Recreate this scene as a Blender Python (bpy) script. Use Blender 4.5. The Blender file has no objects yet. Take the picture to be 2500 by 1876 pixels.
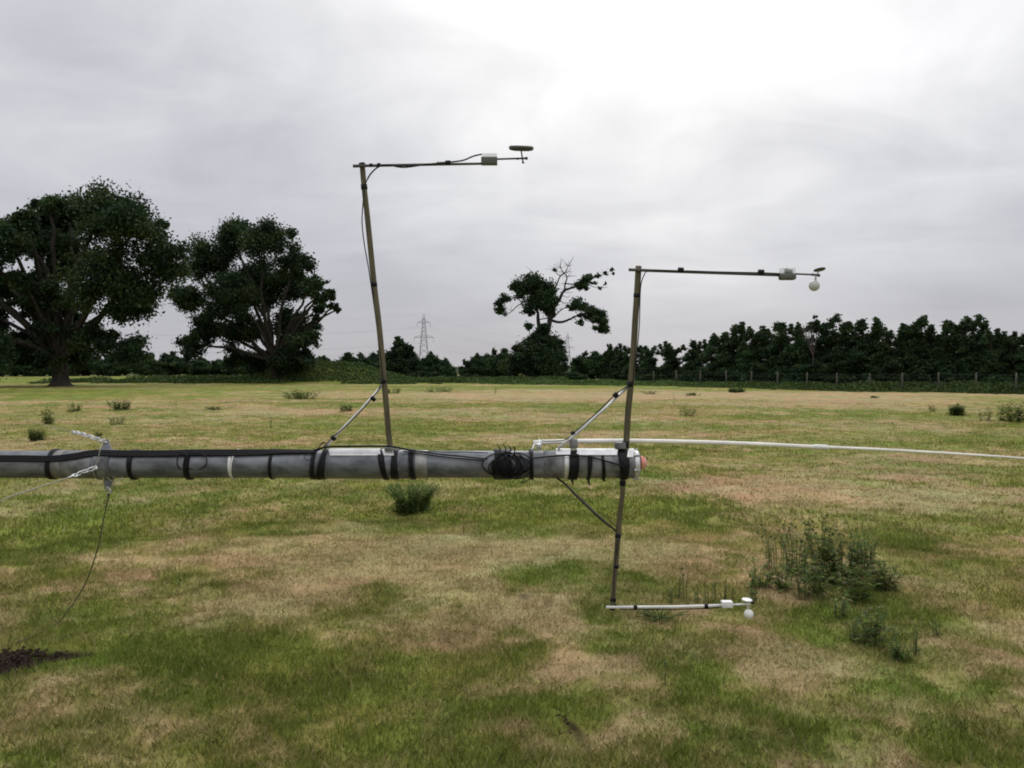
import bpy, math, random
import numpy as np
from mathutils import Vector, Matrix
random.seed(7); RN = np.random.RandomState(11)
scn = bpy.context.scene; COL = scn.collection
R = math.radians
# ------------------------------------------------------------------ camera
F = 2080.0; CX, CY = 1250.0, 938.0; CAMH = 1.7; HOR = 895.0
PITCH = math.atan((CY - HOR) / F)
cam = bpy.data.cameras.new('camera'); camo = bpy.data.objects.new('camera', cam); COL.objects.link(camo)
cam.sensor_width = 36; cam.lens = 36 * F / 2500; cam.clip_start = 0.05; cam.clip_end = 9000
camo.location = (0, 0, CAMH); camo.rotation_euler = (R(90) - PITCH, 0, 0); scn.camera = camo
_cp, _sp = math.cos(PITCH), math.sin(PITCH)
def P(px, py, Y):
    """world point seen at photo pixel (px,py) and standing Y metres in front"""
    x = (px - CX) / F; y = -(py - CY) / F
    d = Vector((x, _cp + y * _sp, -_sp + y * _cp)); t = Y / d.y
    return Vector((d.x * t, Y, CAMH + d.z * t))
def G(px, py, z=0.0):
    x = (px - CX) / F; y = -(py - CY) / F
    d = Vector((x, _cp + y * _sp, -_sp + y * _cp)); t = (z - CAMH) / d.z
    return Vector((d.x * t, d.y * t, z))
# ------------------------------------------------------------------ view, world, sun
scn.view_settings.view_transform = 'Standard'; scn.view_settings.look = 'None'
scn.cycles.pixel_filter_type = 'BLACKMAN_HARRIS'; scn.cycles.filter_width = 1.9
scn.view_settings.exposure = 0.0; scn.view_settings.gamma = 1.0; scn.view_settings.use_curve_mapping = False
SUN_EL, SUN_AZ = R(33), R(9)          # azimuth right of straight ahead
SD = Vector((math.sin(SUN_AZ) * math.cos(SUN_EL), math.cos(SUN_AZ) * math.cos(SUN_EL), math.sin(SUN_EL)))
w = bpy.data.worlds.new('World'); scn.world = w; w.use_nodes = True
nt = w.node_tree; nt.nodes.clear()
class N:
    def __init__(s, nt): s.nt = nt
    def n(s, t, **k):
        nd = s.nt.nodes.new(t)
        for a, b in k.items(): setattr(nd, a, b)
        return nd
    def put(s, sock, v):
        if isinstance(v, bpy.types.NodeSocket): s.nt.links.new(v, sock)
        elif v is not None:
            if hasattr(sock, 'default_value') and hasattr(sock.default_value, '__len__') and not hasattr(v, '__len__'):
                sock.default_value = [v] * len(sock.default_value)
            elif hasattr(v, '__len__') and hasattr(sock.default_value, '__len__') and len(v) == 3 and len(sock.default_value) == 4:
                sock.default_value = (*v, 1)
            else: sock.default_value = v
    def m(s, op, a, b=None, c=None, clamp=False):
        nd = s.n('ShaderNodeMath', operation=op, use_clamp=clamp); s.put(nd.inputs[0], a)
        if b is not None: s.put(nd.inputs[1], b)
        if c is not None: s.put(nd.inputs[2], c)
        return nd.outputs[0]
    def mix(s, f, a, b, mode='MIX'):
        nd = s.n('ShaderNodeMix', data_type='RGBA', blend_type=mode); s.put(nd.inputs[0], f)
        s.put(nd.inputs[6], a); s.put(nd.inputs[7], b); return nd.outputs[2]
    def noise(s, vec, scale, det=4, rough=.55, dist=0.0):
        nd = s.n('ShaderNodeTexNoise'); s.put(nd.inputs['Vector'], vec); nd.inputs['Scale'].default_value = scale
        nd.inputs['Detail'].default_value = det; nd.inputs['Roughness'].default_value = rough
        nd.inputs['Distortion'].default_value = dist; return nd.outputs['Fac']
    def ss(s, v, a, b, lo=0., hi=1.):
        nd = s.n('ShaderNodeMapRange', interpolation_type='SMOOTHSTEP'); s.put(nd.inputs[0], v)
        for i, q in enumerate((a, b, lo, hi)): nd.inputs[1 + i].default_value = q
        return nd.outputs[0]
    def comb(s, x, y, z):
        nd = s.n('ShaderNodeCombineXYZ'); s.put(nd.inputs[0], x); s.put(nd.inputs[1], y); s.put(nd.inputs[2], z); return nd.outputs[0]
k = N(nt)
tc = k.n('ShaderNodeTexCoord').outputs['Generated']
sep = k.n('ShaderNodeSeparateXYZ'); nt.links.new(tc, sep.inputs[0]); dx, dy, dz = sep.outputs
zc = k.m('MAXIMUM', dz, 0.0); den = k.m('ADD', zc, 0.16)
u = k.m('DIVIDE', dx, den); v = k.m('DIVIDE', dy, den)
rotu = k.m('SUBTRACT', k.m('MULTIPLY', u, .90), k.m('MULTIPLY', v, .43)); rotv = k.m('ADD', k.m('MULTIPLY', v, .90), k.m('MULTIPLY', u, .43))
cv = k.comb(k.m('MULTIPLY', rotu, 0.62), k.m('MULTIPLY', rotv, 1.0), 3.7)
cv2 = k.comb(k.m('MULTIPLY', u, .8), v, 9.1); big = k.noise(cv, 0.85, 3, .5, .4); mid = k.noise(cv2, 1.9, 5, .52, .7); fine = k.noise(tc, 7.0, 5, .55, .6)
c = k.m('ADD', k.m('MULTIPLY', k.m('SUBTRACT', big, .5), 0.85), k.m('MULTIPLY', k.m('SUBTRACT', mid, .5), 0.66))
c = k.m('ADD', c, k.m('MULTIPLY', k.m('SUBTRACT', fine, .5), 0.42))
elev = k.ss(zc, 0.0, 0.26); up = k.ss(zc, .28, 1.0)
dot = k.n('ShaderNodeVectorMath', operation='DOT_PRODUCT'); nt.links.new(tc, dot.inputs[0])
GD = Vector((0.185, 0.90, 0.42)).normalized(); dot.inputs[1].default_value = GD
glow = k.ss(dot.outputs['Value'], 0.885, 1.0)
lum = k.m('ADD', 0.50, k.m('MULTIPLY', elev, 0.19)); lum = k.m('ADD', lum, k.m('MULTIPLY', up, 0.75))
lum = k.m('ADD', lum, k.m('MULTIPLY', glow, 0.27))
lum = k.m('MULTIPLY', lum, k.m('ADD', 1.0, k.m('MULTIPLY', c, k.m('ADD', .25, k.m('MULTIPLY', elev, .55)))))
tint = k.mix(k.ss(lum, .45, .95), (0.945, 0.955, 1.05, 1), (1.0, 1.0, 1.01, 1))
vm = k.n('ShaderNodeVectorMath', operation='SCALE'); nt.links.new(tint, vm.inputs[0]); nt.links.new(lum, vm.inputs['Scale'])
sky = k.n('ShaderNodeTexSky', sky_type='NISHITA'); sky.sun_disc = False; sky.sun_elevation = SUN_EL; sky.sun_rotation = SUN_AZ
sk = k.n('ShaderNodeVectorMath', operation='SCALE'); nt.links.new(sky.outputs[0], sk.inputs[0]); sk.inputs['Scale'].default_value = 0.06
fin = k.mix(0.93, sk.outputs[0], vm.outputs[0])
bg = k.n('ShaderNodeBackground'); nt.links.new(fin, bg.inputs[0]); bg.inputs[1].default_value = 1.0
wo = k.n('ShaderNodeOutputWorld'); nt.links.new(bg.outputs[0], wo.inputs[0])
sl = bpy.data.lights.new('sun', 'SUN'); sl.energy = 0.7; sl.angle = R(25); sl.color = (1, .97, .92)
so = bpy.data.objects.new('sun', sl); COL.objects.link(so); so.rotation_euler = SD.to_track_quat('Z', 'Y').to_euler(); so.location = (0, 0, 30)
# ------------------------------------------------------------------ helpers
def tag(o, label=None, cat=None, group=None, kind=None):
    if label: o['label'] = label
    if cat: o['category'] = cat
    if group: o['group'] = group
    if kind: o['kind'] = kind
    return o
def empty(name, loc, label, cat, group=None):
    o = bpy.data.objects.new(name, None); COL.objects.link(o); o.location = loc; o.empty_display_size = .1
    return tag(o, label, cat, group)
def copy_tree(o, parent=None):
    c_ = o.copy(); COL.objects.link(c_)
    if parent is not None: c_.parent = parent
    for ch in list(o.children): copy_tree(ch, c_)
    return c_
class MB:
    """collects shapes in world space; build() links them as ONE mesh object"""
    def __init__(s): s.v = []; s.f = []; s.sm = []; s.c = []
    def add(s, vs, fs, smooth=True, col=None):
        o = len(s.v); s.v += [tuple(q) for q in vs]; s.f += [tuple(i + o for i in f) for f in fs]; s.sm += [smooth] * len(fs)
        s.c += [col or (1, 1, 1)] * len(vs)
    def tube(s, pts, rad, n=10, cap=True, col=None, smooth=True):
        pts = [Vector(p) for p in pts]; m = len(pts)
        if not hasattr(rad, '__len__'): rad = [rad] * m
        vs = []; up = None
        for i, p in enumerate(pts):
            t = (pts[min(i + 1, m - 1)] - pts[max(i - 1, 0)])
            if t.length < 1e-9: t = Vector((0, 0, 1))
            t.normalize()
            if up is None: up = Vector((0, 0, 1)) if abs(t.z) < .9 else Vector((0, 1, 0))
            a = (up - t * up.dot(t)).normalized(); b = t.cross(a); up = a
            for j in range(n):
                q = 2 * math.pi * j / n; vs.append(p + (a * math.cos(q) + b * math.sin(q)) * rad[i])
        fs = [(i * n + j, i * n + (j + 1) % n, (i + 1) * n + (j + 1) % n, (i + 1) * n + j) for i in range(m - 1) for j in range(n)]
        if cap: fs += [tuple(range(n))[::-1], tuple((m - 1) * n + j for j in range(n))]
        s.add(vs, fs, smooth, col)
    def box(s, c_, sx, sy, sz, rot=None, bev=0.0, col=None):
        M = rot or Matrix.Identity(3); c_ = Vector(c_)
        if bev <= 0:
            vs = [c_ + M @ Vector((x * sx / 2, y * sy / 2, z * sz / 2)) for x in (-1, 1) for y in (-1, 1) for z in (-1, 1)]
            s.add(vs, [(0, 1, 3, 2), (4, 6, 7, 5), (0, 4, 5, 1), (2, 3, 7, 6), (0, 2, 6, 4), (1, 5, 7, 3)], False, col); return
        bm = __import__('bmesh').new(); import bmesh
        bmesh.ops.create_cube(bm, size=1); bmesh.ops.scale(bm, vec=(sx, sy, sz), verts=bm.verts)
        bmesh.ops.bevel(bm, geom=bm.edges[:], offset=bev, segments=3, affect='EDGES', profile=.5)
        bm.verts.index_update(); vs = [c_ + M @ q.co for q in bm.verts]; fs = [[q.index for q in f.verts] for f in bm.faces]; bm.free()
        s.add(vs, fs, True, col)
    def lathe(s, org, axis, prof, n=24, col=None):
        """prof: list of (distance along axis, radius)"""
        org = Vector(org); ax = Vector(axis).normalized(); h = Vector((0, 1, 0)) if abs(ax.y) < .9 else Vector((1, 0, 0))
        a = (h - ax * h.dot(ax)).normalized(); b = ax.cross(a); vs = []; m = len(prof)
        for d, r in prof:
            for j in range(n):
                q = 2 * math.pi * j / n; vs.append(org + ax * d + (a * math.cos(q) + b * math.sin(q)) * max(r, 1e-5))
        fs = [(i * n + j, i * n + (j + 1) % n, (i + 1) * n + (j + 1) % n, (i + 1) * n + j) for i in range(m - 1) for j in range(n)]
        s.add(vs, fs, True, col)
    def sphere(s, c_, r, sc=(1, 1, 1), n=20):
        c_ = Vector(c_); m = n // 2; vs = []
        for i in range(m + 1):
            th = math.pi * i / m
            for j in range(n):
                q = 2 * math.pi * j / n
                vs.append(c_ + Vector((sc[0] * math.sin(th) * math.cos(q), sc[1] * math.sin(th) * math.sin(q), sc[2] * math.cos(th))) * r)
        s.add(vs, [(i * n + j, (i + 1) * n + j, (i + 1) * n + (j + 1) % n, i * n + (j + 1) % n) for i in range(m) for j in range(n)], True)
    def build(s, name, mat, parent=None, org=None):
        me = bpy.data.meshes.new(name); o0 = Vector(org) if org is not None else (parent_loc(parent) if parent is not None else Vector((0, 0, 0)))
        me.from_pydata([tuple(Vector(q) - o0) for q in s.v], [], s.f); me.update()
        me.polygons.foreach_set('use_smooth', s.sm); me.materials.append(mat)
        o = bpy.data.objects.new(name, me); COL.objects.link(o)
        if parent is not None: o.parent = parent
        else: o.location = o0
        return o
def parent_loc(p):
    l = Vector((0, 0, 0))
    while p is not None: l = l + Vector(p.location); p = p.parent
    return l
def np_mesh(name, verts, nper, mat, cols=None, parent=None, org=None):
    """polygons of nper vertices each, verts (N*nper,3)"""
    verts = np.asarray(verts, np.float32).reshape(-1, 3); nv = len(verts); nf = nv // nper
    o0 = np.array(org if org is not None else (parent_loc(parent) if parent is not None else (0, 0, 0)), np.float32)
    me = bpy.data.meshes.new(name); me.vertices.add(nv); me.loops.add(nv); me.polygons.add(nf)
    me.vertices.foreach_set('co', (verts - o0).ravel()); me.loops.foreach_set('vertex_index', np.arange(nv, dtype=np.int32))
    me.polygons.foreach_set('loop_start', np.arange(0, nv, nper, dtype=np.int32)); me.update(calc_edges=True)
    if cols is not None:
        a = me.color_attributes.new('Col', 'FLOAT_COLOR', 'POINT'); c4 = np.ones((nv, 4), np.float32); c4[:, :3] = cols; a.data.foreach_set('color', c4.ravel())
    me.materials.append(mat); o = bpy.data.objects.new(name, me); COL.objects.link(o)
    if parent is not None: o.parent = parent
    else: o.location = tuple(float(q) for q in o0)
    return o
def spline(pts, n=8):
    pts = [Vector(p) for p in pts]; out = []
    for i in range(len(pts) - 1):
        p0 = pts[max(i - 1, 0)]; p1 = pts[i]; p2 = pts[i + 1]; p3 = pts[min(i + 2, len(pts) - 1)]
        for q in range(n):
            t = q / n
            out.append(.5 * ((2 * p1) + (p2 - p0) * t + (2 * p0 - 5 * p1 + 4 * p2 - p3) * t * t + (3 * p1 - p0 - 3 * p2 + p3) * t ** 3))
    return out + [pts[-1]]
# value noise
def _h(ix, iy, s):
    n = (ix.astype(np.int64) * 374761393 + iy.astype(np.int64) * 668265263 + s * 1442695041) & 0x7fffffff
    n = ((n ^ (n >> 13)) * 1274126177) & 0x7fffffff; return ((n ^ (n >> 16)) & 0xffff) / 65535.0
def vn(x, y, sc, s=0):
    x = np.asarray(x, float) * sc; y = np.asarray(y, float) * sc; ix = np.floor(x); iy = np.floor(y); fx = x - ix; fy = y - iy
    fx = fx * fx * (3 - 2 * fx); fy = fy * fy * (3 - 2 * fy)
    return (_h(ix, iy, s) * (1 - fx) + _h(ix + 1, iy, s) * fx) * (1 - fy) + (_h(ix, iy + 1, s) * (1 - fx) + _h(ix + 1, iy + 1, s) * fx) * fy
def fbm(x, y, sc, o=3, s=0): 
    t = 0; a = 1; n = 0
    for i in range(o): t = t + a * vn(x + 17.3 * i, y - 9.1 * i, sc * 2 ** i, s + i); n += a; a *= .55
    return t / n
# ------------------------------------------------------------------ materials
def mat_simple(name, col, rough=.6, metal=0., nscale=20, namp=.25, bump=.0, spec=.4, stretch=(1, 1, 1), col2=None, trans=0., alpha=None):
    m = bpy.data.materials.new(name); m.use_nodes = True; q = N(m.node_tree); b = m.node_tree.nodes['Principled BSDF']
    tc = q.n('ShaderNodeTexCoord').outputs['Object']; mp = q.n('ShaderNodeMapping'); q.put(mp.inputs[0], tc); mp.inputs['Scale'].default_value = stretch
    n1 = q.noise(mp.outputs[0], nscale, 5, .6)
    f = q.ss(n1, .3, .7)
    c2 = col2 or tuple(x * (1 - namp * 1.6) for x in col); c1 = tuple(min(1, x * (1 + namp * .5)) for x in col)
    q.put(b.inputs['Base Color'], q.mix(f, (*c2, 1), (*c1, 1)))
    q.put(b.inputs['Roughness'], q.m('ADD', rough - .08, q.m('MULTIPLY', n1, .16))); b.inputs['Metallic'].default_value = metal
    b.inputs['Specular IOR Level'].default_value = spec
    if trans: b.inputs['Transmission Weight'].default_value = trans
    if alpha is not None: b.inputs['Alpha'].default_value = alpha
    if bump:
        bn = q.n('ShaderNodeBump'); bn.inputs['Strength'].default_value = bump; bn.inputs['Distance'].default_value = .01; q.put(bn.inputs['Height'], n1); q.put(b.inputs['Normal'], bn.outputs[0])
    return m
def mat_leaf(name, transl=.3, attr=True, rough=.65):
    m = bpy.data.materials.new(name); m.use_nodes = True; q = N(m.node_tree); b = m.node_tree.nodes['Principled BSDF']
    out = m.node_tree.nodes['Material Output']
    a = q.n('ShaderNodeVertexColor', layer_name='Col').outputs[0]
    q.put(b.inputs['Base Color'], a); b.inputs['Roughness'].default_value = rough; b.inputs['Specular IOR Level'].default_value = .18
    t = q.n('ShaderNodeBsdfTranslucent'); q.put(t.inputs[0], q.mix(1.0, a, (1.0, 1.15, .55, 1), 'MULTIPLY'))
    mx = q.n('ShaderNodeMixShader'); mx.inputs[0].default_value = transl; q.put(mx.inputs[1], b.outputs[0]); q.put(mx.inputs[2], t.outputs[0]); q.put(out.inputs[0], mx.outputs[0])
    return m
M = {}
M['galv'] = mat_simple('galvanised_steel', (.215, .228, .25), .5, .4, 5, .28, .3, stretch=(1, 2.2, 2.2), col2=(.085, .092, .105))
M['galv3'] = mat_simple('pale_steel', (.34, .34, .34), .45, .4, 9, .28, .15, col2=(.18, .175, .165))
M['galv2'] = mat_simple('weathered_steel', (.24, .245, .255), .55, .4, 9, .35, .2, col2=(.075, .075, .08))
M['alu'] = mat_simple('bright_aluminium', (.72, .72, .73), .38, .55, 14, .15, .1)
M['silver'] = mat_simple('silver_fittings', (.70, .72, .74), .3, .8, 30, .2)
M['black'] = mat_simple('black_rubber', (.008, .008, .011), .55, 0, 30, .2, .1, spec=.22)
M['tape'] = mat_simple('black_tape', (.008, .008, .011), .5, 0, 45, .3, .6, spec=.22)
M['pole'] = mat_simple('weathered_wood_pole', (.105, .088, .048), .6, 0, 9, .35, .3, stretch=(3, 3, .6), col2=(.060, .052, .027))
M['arm'] = mat_simple('dull_grey_rod', (.085, .078, .070), .5, .1, 4, .2)
M['white'] = mat_simple('white_plastic', (.78, .78, .76), .4, 0, 12, .1)
M['cream'] = mat_simple('cream_plastic_pipe', (.88, .86, .80), .35, 0, 8, .12, stretch=(.5, 1, 1))
M['boxgrey'] = mat_simple('grey_green_plastic', (.11, .113, .098), .5, 0, 8, .12)
M['disc'] = mat_simple('olive_grey_disc', (.075, .075, .060), .55, 0, 8, .15)
M['clear'] = mat_simple('clear_plastic_lid', (.85, .88, .9), .12, 0, 10, .02, alpha=.35)
M['ball'] = mat_simple('pearly_plastic_ball', (.60, .61, .60), .32, 0, 6, .12)
M['pcb'] = mat_simple('blue_grey_electronics', (.10, .15, .19), .4, .1, 60, .5)
M['rope'] = mat_simple('olive_rope', (.11, .12, .06), .8, 0, 200, .4, .4)
M['palerope'] = mat_simple('pale_rope', (.36, .37, .28), .8, 0, 200, .3, .4)
M['red'] = mat_simple('faded_red_plastic', (.62, .19, .13), .4, 0, 20, .3, col2=(.75, .42, .36))
M['bark'] = mat_simple('oak_bark', (.055, .048, .038), .9, 0, 3, .4, .6, stretch=(3, 3, .6), spec=.1)
M['deadwood'] = mat_simple('grey_dead_wood', (.045, .042, .04), .85, 0, 3, .3, .3, spec=.1)
M['post'] = mat_simple('grey_timber_post', (.12, .115, .095), .85, 0, 6, .3, .3, spec=.1)
M['wire'] = mat_simple('fence_wire', (.16, .16, .16), .6, .5)
M['lattice'] = mat_simple('galvanised_lattice', (.46, .47, .51), .7, 0, 1, .1)
M['leaf'] = mat_leaf('tree_leaves', .22)
M['weed'] = mat_leaf('weed_leaves', .42)
M['grass'] = mat_leaf('grass_blades', .25, rough=.7)
M['stem'] = mat_simple('weed_stem', (.12, .14, .05), .8, 0, 20, .3, spec=.1)
# ------------------------------------------------------------------ ground
def blob(px, py, rx, ry, a):
    c_ = G(px, py); e = G(px + rx, py); n_ = G(px, max(py - ry, 900)); f_ = G(px, py + ry)
    return (c_.x, c_.y, abs(e.x - c_.x), max(abs(n_.y - f_.y) / 2, .15), a)
BL = [blob(*b) for b in [
 (880,1380,330,55,.55),(560,1340,200,35,.35),(640,1470,150,60,.45),(1130,1333,170,45,.5),(1808,1190,190,38,.6),(2200,1205,260,38,.45),(340,1362,90,18,.45),
 (1412,1627,120,35,.4),(1300,1770,200,45,.35),(1480,1800,180,50,.3),(1865,1593,130,40,.45),(1073,1514,150,45,.45),(1380,1350,180,25,.5),(1690,1400,140,40,.4),(1330,1500,70,30,.35),
 (1560,1600,110,60,.3),(450,1025,200,10,.35),(1700,1062,250,12,.35),(2090,1050,250,10,.3),(1356,1020,180,8,.3),(2147,983,220,8,.5),(1300,968,500,9,.6),(1900,965,500,9,.5),(2150,1430,120,30,.35),(1250,1190,90,14,.3),(850,1230,60,12,.2),(80,1440,80,20,.3),(2430,1690,80,60,.3),(780,1000,300,8,.35),(1930,1700,80,30,.2),
 (226,1290,130,26,-.6),(80,1290,90,30,-.6),(60,1350,70,14,-.5),(1356,1250,150,34,-.85),(1640,1250,140,30,-.5),(1333,1412,80,22,-.7),(1616,1435,80,20,-.8),(1921,1540,130,26,-.5),(2238,1640,150,50,-.7),(1370,1708,110,26,-.95),
 (452,1605,180,45,-.6),(140,1640,140,45,-.7),(330,1680,250,60,-.4),(700,1640,300,60,-.45),(900,1720,250,60,-.3),(2316,1290,170,35,-.5),(1640,1650,120,30,-.35),(1530,1570,70,30,-.5),(960,1450,60,14,-.4),(500,1230,200,22,-.4),(1600,1150,300,14,-.4),(2000,1100,200,10,-.4),(1950,1010,300,5,-.4),(600,1060,250,10,-.35),
 (1050,1050,180,10,-.35),(2100,1500,200,40,-.4),(800,1860,900,60,-.3),(1400,945,500,4,-.5),(300,960,400,9,-.45),(1200,1170,60,10,-.2),(640,1300,90,16,-.4),(1700,1840,300,40,-.2),(2350,1830,200,60,-.25)]]
SOIL = [blob(20,1612,85,15,2.2),blob(1378,1765,22,5,.42),blob(1270,1470,16,4,.45),blob(620,1480,14,4,.3),blob(20,1645,30,8,.6),blob(1700,1600,16,3,.3)]
def bsum(L, x, y, wob=.5):
    x2 = x + wob * (vn(x, y, 1.6, 91) - .5) * (1 + .05 * y); y2 = y + wob * (vn(x, y, 1.3, 92) - .5) * (1 + .08 * y); t = 0
    for bx, by, rx, ry, a in L: t = t + a * np.exp(-(((x2 - bx) / rx) ** 2 + ((y2 - by) / ry) ** 2) * .8)
    return t
def straw(x, y):
    x = np.asarray(x, float); y = np.asarray(y, float)
    s = .43 + .85 * (fbm(x, y * .8, .35, 3, 5) - .5) + .85 * (fbm(x, y, 1.9, 3, 15) - .5) + .65 * (fbm(x, y, 6, 2, 25) - .5)
    bb = bsum(BL, x, y); s = s + np.where(bb < 0, bb * .72, bb)
    d = np.sqrt(x * x + y * y); s = s + .35 * (vn(x, y, 13, 35) - .5) * np.clip((9 - d) / 4, 0, 1)
    s = s - .7 * np.clip((y - 84) / 8, 0, 1) * np.clip((150 - y) / 40, 0, 1) - .5 * np.exp(-(((x + 21) / 9) ** 2 + ((y - 93) / 6) ** 2)); s = s + .35 * (vn(x * .25, y, .42, 33) - .5) * np.clip((d - 10) / 8, 0, 1)
    return np.clip(s, 0, 1)
MOUND = (P(800, 935, 92).x, 93.0)
def H(x, y):
    x = np.asarray(x, float); y = np.asarray(y, float); d = np.sqrt(x * x + y * y)
    h = .05 * (fbm(x, y, .5, 3, 41) - .5) + .06 * (vn(x, y, 3.1, 47) - .5) + .02 * (vn(x, y, 7.3, 48) - .5)
    h = h + np.clip(d / 60, 0, 1) * .35 * (fbm(x, y, .05, 2, 44) - .5) * np.clip((260 - d) / 200, 0, 1)
    h = h + 1.75 * np.exp(-(((x - MOUND[0]) / 6.5) ** 4 + ((y - MOUND[1]) / 4.2) ** 2)) 
    h = h - .025 * bsum(SOIL[:1], x, y, .3) - .01 * bsum(SOIL[4:5], x, y, .2) + .02 * bsum(SOIL[1:2], x, y, .2)
    return h
def Hs(x, y): return float(H(np.array([x]), np.array([y]))[0])
def gcol(x, y):
    s = straw(x, y); lush = fbm(x, y, .9, 3, 61); pink = fbm(x, y, .6, 2, 71); dk = fbm(x, y, 2.6, 2, 81)
    g1 = np.array([.138, .172, .036]); g2 = np.array([.200, .220, .052]); ol = np.array([.250, .230, .086]); st = np.array([.365, .295, .162]); pk = np.array([.400, .285, .182])
    def L(a, b, t): t = np.clip(t, 0, 1)[:, None]; return a * (1 - t) + b * t
    def sm(t): t = np.clip(t, 0, 1); return t * t * (3 - 2 * t)
    dfar = np.clip((np.sqrt(np.asarray(x, float) ** 2 + np.asarray(y, float) ** 2) - 150) / 60, 0, 1)
    green = L(np.tile(g1, (len(s), 1)), g2, (lush - .3) / .4); tan = L(np.tile(st, (len(s), 1)), pk, (pink - .35) / .3)
    c_ = L(green, np.tile(ol, (len(s), 1)), sm((s - .10) / .38)); c_ = L(c_, tan, sm((s - .40) / .42))
    far = np.clip((np.sqrt(np.asarray(x) ** 2 + np.asarray(y) ** 2) - 12) / 30, 0, 1)[:, None]
    c_ = c_ * (.80 + .42 * dk[:, None]); c_ = c_ * (1 + .0 * far)
    c_ = L(c_, np.tile([.035, .05, .022], (len(s), 1)), dfar); so_ = np.clip((bsum(SOIL, x, y, .25) * 2.4 - .3) * (.25 + 1.5 * vn(x, y, 11, 37)), 0, 1); c_ = L(c_, np.tile([.026, .018, .013], (len(s), 1)), so_)
    return c_
NA, NR = 720, 780
rr = np.concatenate([[0.], .6 * (3500 / .6) ** (np.arange(NR) / (NR - 1))])
# finer angular resolution in the forward half
th = np.concatenate([np.linspace(-R(48), R(48), 520), np.linspace(R(48), R(312), NA - 520 + 2)[1:-1]])
A_, B_ = np.meshgrid(rr, th, indexing='ij'); gx = A_ * np.sin(B_); gy = A_ * np.cos(B_)
gz = H(gx.ravel(), gy.ravel()); gv = np.stack([gx.ravel(), gy.ravel(), gz], 1)
na = len(th); i0 = np.arange(len(rr) - 1)[:, None] * na; j0 = np.arange(na)[None, :]; j1 = (j0 + 1) % na
quads = np.stack([i0 + j0, i0 + j1, i0 + na + j1, i0 + na + j0], -1).reshape(-1, 4)[:, ::-1]
me = bpy.data.meshes.new('ground'); me.vertices.add(len(gv)); me.loops.add(quads.size); me.polygons.add(len(quads))
me.vertices.foreach_set('co', gv.astype(np.float32).ravel()); me.loops.foreach_set('vertex_index', quads.astype(np.int32).ravel())
me.polygons.foreach_set('loop_start', np.arange(0, quads.size, 4, dtype=np.int32)); me.update(calc_edges=True); me.validate()
ca = me.color_attributes.new('Col', 'FLOAT_COLOR', 'POINT'); c4 = np.ones((len(gv), 4), np.float32); c4[:, :3] = gcol(gv[:, 0], gv[:, 1]); ca.data.foreach_set('color', c4.ravel())
me.polygons.foreach_set('use_smooth', [True] * len(me.polygons))
if me.polygons[len(me.polygons) // 2].normal.z < 0: me.flip_normals()
gm = bpy.data.materials.new('turf'); gm.use_nodes = True; q = N(gm.node_tree); b = gm.node_tree.nodes['Principled BSDF']
at = q.n('ShaderNodeVertexColor', layer_name='Col').outputs[0]; pos = q.n('ShaderNodeNewGeometry').outputs['Position']
n1 = q.noise(pos, 9, 6, .65); n2 = q.noise(pos, 55, 4, .7); n3 = q.noise(pos, 1.1, 5, .6); n4 = q.noise(pos, .22, 5, .65)
f1 = q.m('ADD', .55, q.m('MULTIPLY', n1, .9)); f2 = q.m('ADD', .62, q.m('MULTIPLY', n2, .76)); f3 = q.m('MULTIPLY', q.m('MULTIPLY', f1, f2), q.m('ADD', .72, q.m('MULTIPLY', n3, .56)))
sc_ = q.n('ShaderNodeVectorMath', operation='SCALE'); q.put(sc_.inputs[0], at); q.put(sc_.inputs['Scale'], f3)
hue = q.mix(q.ss(n3, .35, .65), (1.05, .97, .95, 1), (.94, 1.04, .95, 1)); cc = q.mix(1.0, sc_.outputs[0], hue, 'MULTIPLY')
hue2 = q.mix(q.ss(n4, .35, .65), (1.12, 1.0, .96, 1), (.88, 1.0, .9, 1)); cc = q.mix(1.0, cc, hue2, 'MULTIPLY')
q.put(b.inputs['Base Color'], cc); b.inputs['Roughness'].default_value = .95; b.inputs['Specular IOR Level'].default_value = .05
bn = q.n('ShaderNodeBump'); bn.inputs['Strength'].default_value = .8; bn.inputs['Distance'].default_value = .05
q.put(bn.inputs['Height'], q.m('ADD', q.m('MULTIPLY', n1, .7), q.m('MULTIPLY', n2, .35))); q.put(b.inputs['Normal'], bn.outputs[0])
me.materials.append(gm); go = bpy.data.objects.new('ground', me); COL.objects.link(go); tag(go, kind='structure')
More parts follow.
